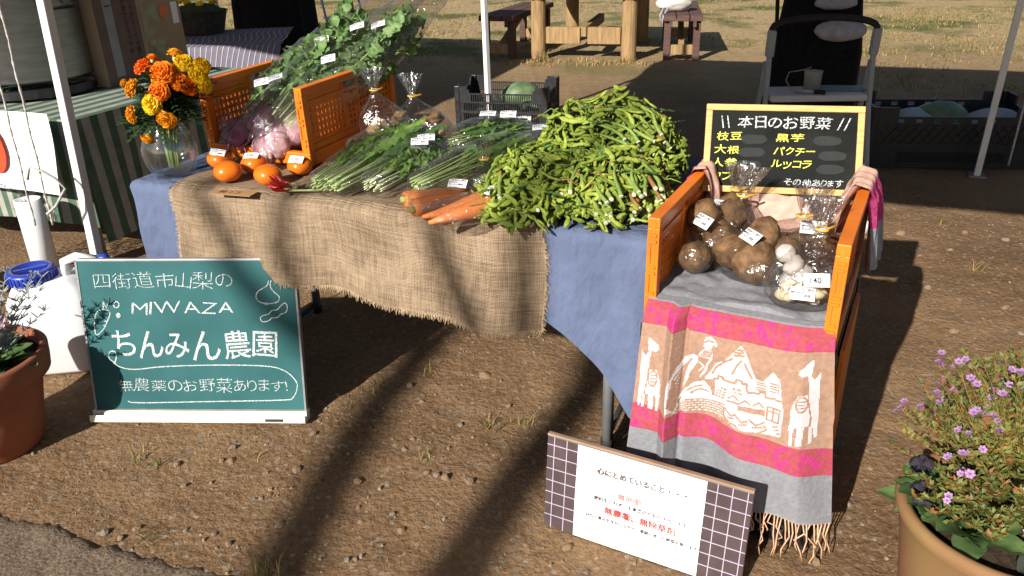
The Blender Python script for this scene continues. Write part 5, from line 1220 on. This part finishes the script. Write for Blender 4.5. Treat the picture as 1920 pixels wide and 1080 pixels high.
# ---------------------------------------------------------------- edamame
def pod_mesh(seed, m_):
    random.seed(seed); n = random.choice((2, 3, 3)); pts = []; rr = []; k = 13; L_ = .030+.0125*n
    for i in range(k):
        q = i/(k-1); b = .55+.45*abs(math.sin(math.pi*n*min(1, max(0, (q-.08)/.84)))) if .05 < q < .95 else .25
        pts.append((q*L_-L_/2, .007*math.sin(q*math.pi)*(1 if seed % 2 else -1), .004*math.sin(q*3))); rr.append(.0074*b*(.55 if q < .06 or q > .94 else 1))
    rr[0] = .0018; rr[-1] = .0008
    return MB().tube(pts, rr, 7, True, 0, .55).mesh('pod', m_, True)
PODS = [pod_mesh(s, M['pod' if s % 3 else 'pod_b']) for s in range(9)]
def edamame(label, cx, cy_, a, b, h, yaw, stems, seed, n_part=110, n_mass=520):
    t = thing('edamame_bunch', label, 'edamame', (cx, cy_, ZT), yaw); random.seed(seed)
    Hf = lambda x, y: h*max(0, 1-(x/a)**2-(y/b)**2)**.55*(1+.18*nz((x*9, y*9, seed), 1))
    def place():
        while 1:
            x, y = rnd(-a, a), rnd(-b, b)
            if (x/a)**2+(y/b)**2 < 1: return x, y
    msh = MB()
    for i in range(n_mass):
        x, y = place(); z = Hf(x, y)*rnd(.25, .93)+.006; r_ = Matrix.Rotation(rnd(0, 6.28), 3, 'Z')@Matrix.Rotation(rnd(-.9, .9), 3, 'Y')@Matrix.Rotation(rnd(0, 6), 3, 'X'); me = PODS[i % 9]
        msh.add([r_@v.co+V((x, y, max(z, .012))) for v in me.vertices], [tuple(p.vertices) for p in me.polygons], i % 2)
    o = msh.build('pod_mass', [M['pod'], M['pod_b']], t, smooth=True, kind='stuff')
    for i in range(n_part):
        x, y = place(); z = Hf(x, y)*rnd(.93, 1.08)+.010; e = .01; gx = (Hf(x+e, y)-Hf(x-e, y))/(2*e); gy = (Hf(x, y+e)-Hf(x, y-e))/(2*e)
        nrm = V((-gx, -gy, 1)).normalized(); yaw2 = math.atan2(-gy, -gx)+rnd(-1.2, 1.2) if random.random() < .6 else rnd(0, 6.28)
        d = V((math.cos(yaw2), math.sin(yaw2), 0)); d = (d-nrm*d.dot(nrm)).normalized()+V((0, 0, rnd(-.35, .3))); d.normalize(); s = d.cross(nrm).normalized(); q = s.cross(d)
        rl = rnd(-.9, .9); s2 = s*math.cos(rl)+q*math.sin(rl); q2 = s2.cross(d)
        p = obj('pod', PODS[random.randrange(9)], t); p.matrix_local = Matrix.Translation((x, y, max(z, .012)))@Matrix((d, s2, -q2)).transposed().to_4x4()@Matrix.Scale(rnd(.7, 1.32), 4)
    for i, (x0, y0, x1, y1, z0, z1) in enumerate(stems):
        pts = [V((x0+(x1-x0)*q+.01*math.sin(q*5+i), y0+(y1-y0)*q+.01*math.cos(q*4+i), z0+(z1-z0)*q+.012*math.sin(q*math.pi))) for q in np.linspace(0, 1, 7)]
        st = MB().tube(pts, [.0058, .0052, .0048, .0042, .0036, .003, .002], 7).build('stem', M['stem_green'] if i % 5 else M['stem_brown'], t, smooth=True)
        d = (pts[0]-pts[1]).normalized(); MB().tube([pts[0], pts[0]+d*.0025], [.0058, .0054], 8).build('cut_end', M['stem_cut'], st)
    for i in range(int(n_part*.22)):
        x, y = place(); z = Hf(x, y)+.006; aa = rnd(0, 6.28); L_ = rnd(.03, .07); pts = [V((x, y, z)), V((x+L_*.5*math.cos(aa), y+L_*.5*math.sin(aa), z+.012)), V((x+L_*math.cos(aa), y+L_*math.sin(aa), z+rnd(-.01, .016)))]
        MB().tube(pts, [.002, .0016, .0011], 5).build('twig', M['stem_brown'] if i % 4 == 0 else M['stem_green'], t, smooth=True)
    for i in range(int(n_part*.20)):
        x, y = place(); s = rnd(.05, .10); obj('leaf', LEAF['dark'][i % 5], t, (x, y, Hf(x, y)+.004), (rnd(-.6, .6), rnd(-.4, .2), rnd(0, 6)), (s, s*1.7, s))
    return t
def st(n, a, b, h, ang, seed, front=True):
    random.seed(seed); out = []
    for _ in range(n):
        y = rnd(-.75, .75)*b; z = rnd(.15, .8)*h; c, s = math.cos(ang), math.sin(ang); x = a*math.sqrt(max(.05, 1-(y/b)**2))*rnd(.8, .97)
        p0 = (x*c-y*s, x*s+y*c); L_ = rnd(.10, .22); p1 = (p0[0]-L_*c*rnd(.7, 1)+rnd(-.03, .03), p0[1]-L_*s+rnd(-.03, .03)); out.append((p0[0], p0[1], p1[0], p1[1], max(.012, z), z+rnd(.02, .06)))
    return out
edamame('left bunch of fresh edamame pods spilling over the burlap edge', .075, 2.085, .150, .225, .125, YAW, st(14, .21, .14, .09, R(-85), 1), 31, 150, 560)
edamame('tall rear bunch of edamame pods piled highest on the table', .300, 2.36, .235, .165, .215, YAW, st(22, .22, .17, .18, R(-25), 2), 32, 170, 760)
edamame('front bunch of edamame pods with white cut stems by the crate', .265, 2.05, .165, .195, .130, YAW, st(30, .20, .16, .11, R(-62), 3), 33, 150, 560)

# ---------------------------------------------------------------- taro and garlic in the right crate
def taro_bag(label, p, yaw, lumps, r_, h, lean, lab, seed):
    t = thing('taro_bag', label, 'taro', p, yaw)
    for k, (x, y, z, q) in enumerate(lumps): lump('taro', t, (x, y, z), (q*1.15, q*.92, q*.9), M['taro'], seed*5+k, (0, .3*k, .9*k), .16, .05, True)
    tied_bag(t, r_, h, 1.0, seed, lean); sticker(t, lab[0], lab[1], None, 1.15)
FLZ = .624
taro_bag('tied bag of taro against the left wall of the lined crate', K(.085, .300, FLZ), CYAW, [(-.01, .02, .05, .052), (.035, -.045, .042, .046), (.03, .05, .085, .044), (-.03, -.02, .095, .042)], (.088, .10), .135, (.055, .03), ((-.015, -.082, .105), (R(48), 0, R(-40))), 2)
taro_bag('tied bag of taro behind the left one with upright neck', K(.075, .415, FLZ), CYAW, [(0, 0, .05, .048), (.03, -.02, .09, .04)], (.07, .06), .125, (.03, -.01), ((.02, -.058, .10), (R(70), 0, R(10))), 3)
taro_bag('large tied bag of taro in the middle of the lined crate', K(.220, .205, FLZ), CYAW, [(-.055, -.01, .045, .048), (.0, -.055, .045, .055), (.045, .01, .05, .05), (-.01, .05, .05, .046), (.0, -.01, .092, .042)], (.105, .105), .125, (.075, .06), ((-.02, -.06, .112), (R(40), 0, R(-45))), 4)
taro_bag('tied bag of dark taro behind the garlic bag', K(.330, .340, FLZ), CYAW, [(0, 0, .05, .045), (-.04, -.02, .042, .038), (.02, -.04, .06, .036)], (.07, .075), .095, (-.005, -.02), ((-.01, -.05, .10), (R(60), 0, R(5))), 6)
t = thing('taro', 'single round taro in film in front of the left taro bag', 'taro', K(.075, .150, FLZ)); lump('corm', t, (0, 0, .036), (.042, .037, .037), M['taro'], 77, (0, .2, .4), .08, .04, True)
MB().ball((0, 0, .037), (.0455, .041, .041), 20, 12, 0, lambda d: 1+.05*nz(d, 5, 2)).build('bag_film', M['film'], t, smooth=True)
t = thing('garlic_bag', 'tall clear bag of garlic cloves with a handwritten 140 price', 'garlic', K(.335, .085, FLZ-.006), CYAW+R(20)); random.seed(6)
for k in range(16): lump('garlic_clove', t, (rnd(-.04, .045), rnd(-.045, .03), .015+.014*(k//6)), (.020, .011, .011), M['garlic'], k, (0, rnd(-.3, .3), rnd(0, 3)), .12, .02)
for k in range(4): lump('garlic_bulb', t, (rnd(-.045, .03), .025+rnd(-.01, .02), .035+.022*k), (.021, .020, .024), M['garlic_skin'], 40+k, (.5*k, .3, k), .22, .10)
tied_bag(t, (.075, .055), .150, 1.0, 8, (.035, .045), 'film_soft', .045)
sticker(t, (-.012, -.056, .048), (R(62), 0, R(-12)), None, 1.0); sticker(t, (.016, -.050, .078), (R(62), 0, R(2)), '140', 1.05)

# ---------------------------------------------------------------- vase and marigolds
VX, VY, VZ = -1.062, 2.470, ZT-.004
t = thing('glass_vase', 'clear round glass vase of water at the table corner', 'vase', (VX, VY, VZ))
MB().lathe([(0, .0), (.058, .0), (.066, .006), (.082, .05), (.084, .085), (.070, .125), (.050, .155), (.046, .18), (.058, .205), (.0565, .205), (.0435, .18), (.0475, .155), (.0665, .125), (.080, .085), (.078, .05), (.060, .012), (0, .010)], 40).build('glass_wall', M['glass'], t, smooth=True)
MB().lathe([(0, .013), (.058, .014), (.0755, .05), (.0775, .085), (.0655, .123), (0, .123)], 36).build('water', M['water'], t, smooth=True)
M['mg_o'] = mat('marigold_orange', (.86, .235, .006), .6, .15, 30, 0, 0, .3, trans=.25); M['mg_d'] = mat('marigold_deep', (.78, .145, .006), .6, .2, 30, 0, 0, .3, trans=.25)
M['mg_a'] = mat('marigold_amber', (.80, .33, .008), .6, .12, 30, 0, 0, .3, trans=.25); M['mg_y'] = mat('marigold_yellow', (.84, .56, .01), .6, .1, 30, 0, 0, .3, trans=.25)
M['mg_leaf'] = mat('marigold_leaf', (.035, .075, .022), .6, .4, 30, 0, 0, .3, trans=.15)
def head_mesh(seed, m_, full=1.0):
    random.seed(seed); mb = MB(); n = int(110*full)
    for k in range(n):
        q = (k+.5)/n; th = math.acos(1-q*(1.25 if full > .8 else .75)); ph = k*2.39996; d = V((math.sin(th)*math.cos(ph), math.sin(th)*math.sin(ph), math.cos(th)*.72))
        s = d.cross(V((0, 0, 1))); s = s.normalized() if s.length > .01 else V((1, 0, 0)); u = s.cross(d).normalized()*-1
        r0, r1 = .55, 1.0+rnd(-.08, .10); wd = .20+.10*q; a = d*r0; b = d*r1
        tip = b+u*rnd(-.10, .02)*0+d*.02
        mb.add([a-s*wd*.4, a+s*wd*.4, b*.93+s*wd+u*rnd(-.08, .08), tip+s*wd*.5+u*rnd(-.15, .1), tip-s*wd*.5+u*rnd(-.1, .15), b*.93-s*wd+u*rnd(-.08, .08)], [(0, 1, 2, 5), (5, 2, 3, 4)])
    mb.ball((0, 0, 0), (.62, .62, .45), 12, 8)
    return mb.mesh('flower_head', m_)
HEADS = {c: [head_mesh(s, M['mg_'+c]) for s in (1, 2)] for c in 'oday'}; HALF = head_mesh(9, M['mg_a'], .6)
CAL_M = MB().lathe([(.0, -.030), (.0035, -.030), (.008, -.02), (.011, -.006), (.0, -.002)], 10).mesh('calyx', M['stalk'], True)
def spray(seed, n=8, L_=.06):
    random.seed(seed); mb = MB()
    for k in range(n):
        a = rnd(0, 6.28); e = rnd(-.5, .6); d = V((math.cos(a)*math.cos(e), math.sin(a)*math.cos(e), math.sin(e))); s = d.cross(V((0, 0, 1))).normalized(); l = L_*rnd(.6, 1.2)
        for i in range(1, 7):
            p = d*l*i/6+V((0, 0, -.015*(i/6)**2))
            for sg in (-1, 1): q = p+(s*sg*.8+d*.7)*l*.30*(1-.08*i); w_ = d*.0055; mb.add([p, p+w_+(q-p)*.5, q, p-w_+(q-p)*.5], [(0, 1, 2, 3)])
        mb.add([(0, 0, 0), tuple(d*l+s*.0012), tuple(d*l-s*.0012)], [(0, 1, 2)])
    return mb.mesh('foliage', M['mg_leaf'])
SPR = [spray(s) for s in range(4)]
def marigold(pos, col, size, tilt, label, seed, half=False):
    random.seed(seed); t = thing('marigold', label, 'flower', (VX, VY, VZ+.02), 0, 'marigolds in the glass vase'); p = (V(pos)-V((VX, VY, .93)))*.86+V((.012, 0, .93-.022-VZ-.02))
    d = V((math.sin(tilt[1])*math.cos(tilt[0]), math.sin(tilt[1])*math.sin(tilt[0]), math.cos(tilt[1])))
    h = obj('flower_head', HALF if half else HEADS[col][seed % 2], t, p); h.rotation_mode = 'QUATERNION'; h.rotation_quaternion = d.to_track_quat('Z', 'Y'); h.scale = (size*.92,)*3
    c = obj('calyx', CAL_M, t, p); c.rotation_mode = 'QUATERNION'; c.rotation_quaternion = h.rotation_quaternion; c.scale = (size/.03,)*3
    q0 = V((p.x*.12, p.y*.12, .0)); q1 = V((p.x*.18, p.y*.18, .175)); e = p-d*.03
    pts = []
    for k in range(9):
        s = k/8; pts.append(q0*(1-s)**3+q1*3*s*(1-s)**2+(e-d*.05)*3*s*s*(1-s)+e*s**3)
    MB().tube(pts, .0024, 6).build('stem', M['stalk'], t, smooth=True)
    for k in (4, 5, 6): obj('foliage', SPR[(seed+k) % 4], t, pts[k]+V((0, 0, .01)), (rnd(-.4, .4), rnd(-.4, .4), rnd(0, 6)), rnd(1.1, 1.7))
fl = [((-1.100, 2.46, 1.075), 'd', .034, (3.5, .5), 'deep orange marigold highest on the carton side of the bouquet'), ((-1.065, 2.46, 1.105), 'o', .018, (1, .4), 'small marigold bud peeking over the deep orange bloom'), ((-1.020, 2.41, 1.060), 'o', .040, (4.6, .9), 'largest full orange marigold at the centre of the bouquet'), ((-1.030, 2.38, 1.005), 'o', .034, (4.5, 1.2), 'full orange marigold directly below the largest bloom'), ((-.975, 2.42, 1.030), 'o', .031, (5.2, .9), 'orange marigold between the largest and the yellow blooms'), ((-.945, 2.43, 1.012), 'd', .031, (5.6, 1.2), 'dark orange marigold drooping below the yellow blooms'), ((-.960, 2.46, 1.085), 'y', .031, (5, .7), 'bright yellow marigold at the crate side of the bouquet'), ((-.900, 2.46, 1.075), 'y', .028, (5.8, .9), 'yellow marigold nearest the orange crate rim'), ((-.915, 2.45, 1.045), 'y', .031, (5.5, 1.2), 'yellow marigold under the two upper yellow blooms'), ((-.895, 2.44, 1.010), 'y', .026, (5.9, 1.4), 'lowest yellow marigold among the dark leaves'), ((-1.000, 2.50, 1.110), 'a', .026, (1, .3), 'brownish marigold at the top back of the bouquet'), ((-1.130, 2.40, 1.015), 'a', .030, (3.7, 1.1), 'amber marigold leaning out towards the tent leg'), ((-1.165, 2.42, 1.03), 'a', .014, (3.4, 1.0), 'tiny amber marigold bud beside the leaning bloom'), ((-1.060, 2.37, .965), 'y', .033, (4.4, 1.2), 'golden yellow marigold at the lower middle of the bouquet'), ((-1.150, 2.40, .925), 'a', .028, (3.8, 1.5), 'flat amber marigold low beside the striped cloth')]
for i, (p, c, s, tl, lab) in enumerate(fl): marigold(p, c, s, tl, lab, i+1)
marigold((-1.020, 2.370, .915), 'a', .033, (4.8, 1.9), 'half open amber marigold nodding over the vase rim', 31, True)
marigold((-1.110, 2.39, .845), 'a', .024, (4.2, 2.4), 'wilted yellow marigold hanging below the vase rim', 32, True)

# ---------------------------------------------------------------- water jug, flower pots
def jug():
    t = thing('water_jug', 'white plastic water jug with blue screw cap behind the chalkboard', 'jug', (-1.585, 2.53, 0), R(8)); rings = []
    for z, sx, sy in ((0, .125, .10), (.015, .14, .11), (.20, .145, .112), (.27, .14, .11), (.315, .115, .095), (.335, .07, .065)):
        rings.append([(sx*math.copysign(abs(math.cos(a))**.45, math.cos(a)), sy*math.copysign(abs(math.sin(a))**.45, math.sin(a)), z) for a in np.linspace(0, 6.2832, 44, False)])
    MB().loft(rings).build('jug_body', M['white_plastic'], t, smooth=True)
    cp = MB().lathe([(0, .326), (.074, .326), (.078, .33), (.078, .362), (.070, .37), (.055, .37), (.052, .362), (0, .362)], 40, (-.055, -.01, 0)).build('screw_cap', M['blue_plastic'], t, smooth=True)
    m = MB()
    for k in range(36): a = k*.1745; m.box((-.055+.0785*math.cos(a), -.01+.0785*math.sin(a), .346), (.004, .006, .03), Matrix.Rotation(a, 3, 'Z'))
    m.bar((-.10, -.03, .366), (-.01, .01, .366), .014, .012); m.build('cap_grip', M['blue_plastic'], cp, kind='stuff')
    MB().tube([(.05, 0, .32), (.06, -.01, .385), (.10, -.01, .40), (.15, 0, .385), (.155, 0, .32), (.14, 0, .27)], .016, 10).build('handle', M['white_plastic'], t, smooth=True)
jug()
t = thing('blue_clamp', 'small blue round clamp knob on the tent leg above the chalkboard', 'clamp', (-1.555, 2.83, .262))
MB().ball((0, 0, 0), (.028, .02, .028), 14, 9, 0, lambda d: 1+.08*math.cos(6*math.atan2(d.z, d.x))).build('knob', M['blue_plastic'], t, smooth=True); MB().tube([(-.05, .01, .0), (0, .01, 0)], .008, 8).build('screw', M['grey_metal'], t)
def pot(name, label, loc, prof, m_, soil_z, soil_r):
    t = thing(name, label, 'flower pot', loc); MB().lathe(prof, 56).build('pot_wall', m_, t, smooth=True); MB().lathe([(0, soil_z+.01), (soil_r*.6, soil_z+.006), (soil_r, soil_z)], 30).build('soil', M['soil'], t, smooth=True); return t
LP = (-1.570, 2.02, 0)
pot('terracotta_pot', 'reddish terracotta pot with silvery sprigs beside the chalkboard', LP, [(0, .0), (.120, .0), (.126, .01), (.130, .03), (.134, .033), (.15, .12), (.172, .225), (.178, .23), (.196, .232), (.200, .262), (.203, .30), (.196, .306), (.182, .304), (.176, .27), (0, .26)], M['terracotta'], .275, .178)
RP = (.995, 1.262, 0)
pot('terracotta_pot', 'pale mossy terracotta pot of purple cuphea at the right', RP, [(0, 0), (.16, 0), (.165, .02), (.185, .18), (.200, .262), (.206, .272), (.212, .29), (.208, .303), (.198, .306), (.186, .300), (.182, .27), (0, .25)], M['terracotta_pale'], .268, .182)
M['cup_leaf'] = mat('cuphea_leaf', (.075, .105, .028), .55, .4, 9, 0, 0, .3, col2=(.24, .25, .06), trans=.25); M['cup_red'] = mat('cuphea_red_leaf', (.25, .09, .025), .6, .4, 9, trans=.2); M['lilac'] = mat('lilac_petal', (.46, .27, .50), .6, .2, 30, trans=.25); M['lilac_c'] = mat('lilac_eye', (.22, .06, .22), .6, .1)
M['silver'] = mat('silver_leaf', (.36, .38, .36), .8, .15, 30); M['viola'] = mat('dark_viola', (.012, .008, .016), .7, .3); M['rosette'] = mat('rosette_leaf', (.05, .10, .03), .6, .35, 20, .2, 50, .3, col2=(.12, .19, .06), trans=.15); M['pansy'] = mat('pink_pansy', (.62, .40, .50), .7, .2, 20, trans=.2)
def cuphea():
    t = thing('cuphea_shrub', 'bushy cuphea with small lilac flowers and narrow leaves', 'shrub', (RP[0]+.03, RP[1]+.03, .275)); random.seed(14); lf = MB(); br = MB(); tips = []
    for k in range(300):
        a = rnd(0, 6.28); e = rnd(.12, 1.0)**.8*1.5; L_ = rnd(.20, .37)*(1.0 if e > .7 else .85); d = V((math.cos(a)*math.cos(e), math.sin(a)*math.cos(e), math.sin(e))); pts = [d*L_*q+V((0, 0, .03*q*(1-q)))+V((nz((k, q*2, 0), 1.7), nz((0, k, q*2), 1.7), 0))*.02*q for q in np.linspace(.05, 1, 7)]
        br.tube(pts, [.0017-.00018*i for i in range(7)], 4); tips.append((pts[-1], d))
        for i in range(1, 7):
            for j in range(17):
                p = pts[i].lerp(pts[i-1], rnd(0, 1)); b = rnd(0, 6.28); u = V((math.cos(b), math.sin(b), rnd(-.2, .7))).normalized(); u = (u+d*.5).normalized(); s = u.cross(V((rnd(-1, 1), rnd(-1, 1), 1))).normalized()*rnd(.0024, .0040); l = rnd(.011, .020)
                lf.add([p, p+u*l*.5+s, p+u*l, p+u*l*.5-s], [(0, 1, 2, 3)], 1 if random.random() < .13 else 0)
    lf.build('foliage', [M['cup_leaf'], M['cup_red']], t, kind='stuff'); br.build('twigs', M['stem_brown'], t, kind='stuff')
    fm = MB()
    for k in range(6):
        a = k*1.047; d = V((math.cos(a), math.sin(a), .25)); s = V((-math.sin(a), math.cos(a), 0)); fm.add([(0, 0, 0), d*.0065+s*.0034, d*.0095, d*.0065-s*.0034], [(0, 1, 2, 3)])
    fm.lathe([(.001, -.012), (.0022, -.004), (.0028, .001), (0, .002)], 6, mi=1); fme = fm.mesh('flower', [M['lilac'], M['lilac_c']])
    tips = [q for q in tips if nz(q[0], 9, 4) > -.02]; random.shuffle(tips); tips = [(p+V((rnd(-1, 1), rnd(-1, 1), rnd(-1, .4)))*.014*k, d) for p, d in tips[:95] for k in range(random.choice((1, 2, 3)))]
    for p, d in tips:
        o = obj('flower', fme, t, p+d*.006+V((0, 0, .004))); u = (d+V((rnd(-.4, .4), rnd(-.8, .2), .5))).normalized(); o.rotation_mode = 'QUATERNION'; o.rotation_quaternion = u.to_track_quat('Z', 'Y'); o.scale = (rnd(.7, 1.05),)*3
cuphea()
def rosette(label, loc, n, L_, m_, seed, name='leafy_rosette', cat='plant', wide=.3):
    t = thing(name, label, cat, loc); random.seed(seed)
    for k in range(n):
        a = k*2.4+rnd(-.2, .2); l = L_*rnd(.5, 1.1); e = rnd(.05, 1.15); mb = MB(); nu, nv = 8, 4
        for i in range(nu+1):
            q = i/nu; wd = l*wide*math.sin(math.pi*min(1, .06+q*.92))**.7*(.35 if q < .3 else 1)
            for j in range(nv+1): s = j/nv*2-1; mb.v.append((l*q*math.cos(e*(1-q*.6)), s*wd, l*q*math.sin(e)*(1-.35*q)+abs(s)*wd*.3+.004*nz((q*6, s*3, k), 1.5)))
        for i in range(nu):
            for j in range(nv): b = i*(nv+1)+j; mb.f.append((b, b+nv+1, b+nv+2, b+1)); mb.m.append(0)
        mb.build('leaf', m_, t, smooth=True, rot=(0, 0, a))
    return t
rosette('green leafy rosette at the rim of the cuphea pot', (RP[0]-.125, RP[1]+.05, .272), 26, .10, M['rosette'], 3)
rosette('second green rosette in the shade of the cuphea', (RP[0]-.09, RP[1]-.03, .272), 18, .105, M['rosette'], 5)
rosette('dark heuchera leaves spilling over the cuphea pot rim', (RP[0]+.02, RP[1]-.13, .275), 12, .085, mat('dark_heuchera', (.030, .026, .024), .5, .4, 20, col2=(.06, .07, .05)), 7, wide=.42)
def viola(loc, label, m_, s=1.0, name='viola_flower'):
    t = thing(name, label, 'flower', loc, (R(50), 0, R(-20)))
    for k, (a, r_) in enumerate(((90, .013), (30, .013), (150, .013), (-60, .012), (-120, .012))):
        c = V((math.cos(R(a)), math.sin(R(a)), 0))*r_*s; MB().add([tuple(c+V((r_*s*1.05*math.cos(b), r_*s*1.05*math.sin(b), .003*math.sin(3*b)+.002*k))) for b in np.linspace(0, 6.28, 12, False)], [tuple(range(12))]).build('petal', m_, t)
viola((RP[0]-.135, RP[1]+.11, .335), 'dark purple viola standing above the green rosette', M['viola']); viola((RP[0]-.160, RP[1]+.045, .315), 'dark viola bloom resting on the pot rim leaves', M['viola'], 1.1)
t = thing('silver_sprigs', 'silvery sprigs standing in the reddish terracotta pot', 'plant', (LP[0]+.06, LP[1]+.02, .27)); random.seed(9)
for k in range(18):
    a = rnd(-1.2, 1.9) if k < 8 else rnd(0, 6); L_ = rnd(.16, .27); e = rnd(.75, 1.35); d = V((math.cos(a)*math.cos(e), math.sin(a)*math.cos(e), math.sin(e))); mb = MB(); pts = [d*L_*q+V((.03*q*q*math.cos(a), .03*q*q*math.sin(a), 0)) for q in np.linspace(0, 1, 9)]; mb.tube(pts, [.002-.00015*i for i in range(9)], 4)
    for i in range(2, 9):
        for j in range(6):
            b = rnd(0, 6.28); u = (V((math.cos(b), math.sin(b), 0))+d*.9).normalized(); p = pts[i]; q = p+u*rnd(.014, .026); mb.tube([p, q], [.0022, .0013], 4)
    mb.build('sprig', M['silver'], t)
rosette('green bedding leaves filling the reddish terracotta pot', (LP[0]+.09, LP[1]-.02, .275), 30, .115, M['rosette'], 8, wide=.30)
rosette('dark green leaves at the back of the reddish pot', (LP[0]-.02, LP[1]+.06, .275), 28, .13, M['leaf_dark'], 11, wide=.30)
rosette('leafy clump in the middle of the reddish pot', (LP[0]+.01, LP[1]-.08, .275), 26, .11, M['rosette'], 12, wide=.30)
for k, (dx, dy, dz) in enumerate(((.05, .03, .14), (.075, .04, .11), (.045, .05, .165))): viola((LP[0]+dx, LP[1]+dy, .275+dz), ('pale pink pansy low in the reddish pot', 'pale pink pansy facing the water jug', 'pale pink pansy topmost in the reddish pot')[k], M['pansy'], 1.7, 'pansy_flower')
viola((LP[0]+.115, LP[1]-.09, .315), 'tiny yellow viola by the reddish pot rim', M['mg_y'], .8)
def dark_bush():
    t = thing('potted_bush', 'dark green bushy potted plant left of the white pipe', 'plant', (-2.42, 3.02, 0)); random.seed(12); MB().lathe([(0, 0), (.10, 0), (.13, .2), (0, .19)], 18).build('pot', M['rubber'], t); mb = MB()
    for k in range(1300):
        a, h = rnd(0, 6.28), rnd(.15, .62); r_ = .17*math.sin(math.pi*min(1, (h-.1)/.56))**.5*math.sqrt(rnd(.2, 1)); p = V((r_*math.cos(a), r_*math.sin(a), h)); d = V((rnd(-1, 1), rnd(-1, 1), rnd(-.2, 1))).normalized()*.04; e = d.cross(V((0, 0, 1)))*.12; mb.add([p-e, p+e, p+d], [(0, 1, 2)])
    mb.build('foliage', mat('bush_leaf', (.02, .045, .012), .7, .5, 20, col2=(.05, .09, .025)), t, kind='stuff')
dark_bush()
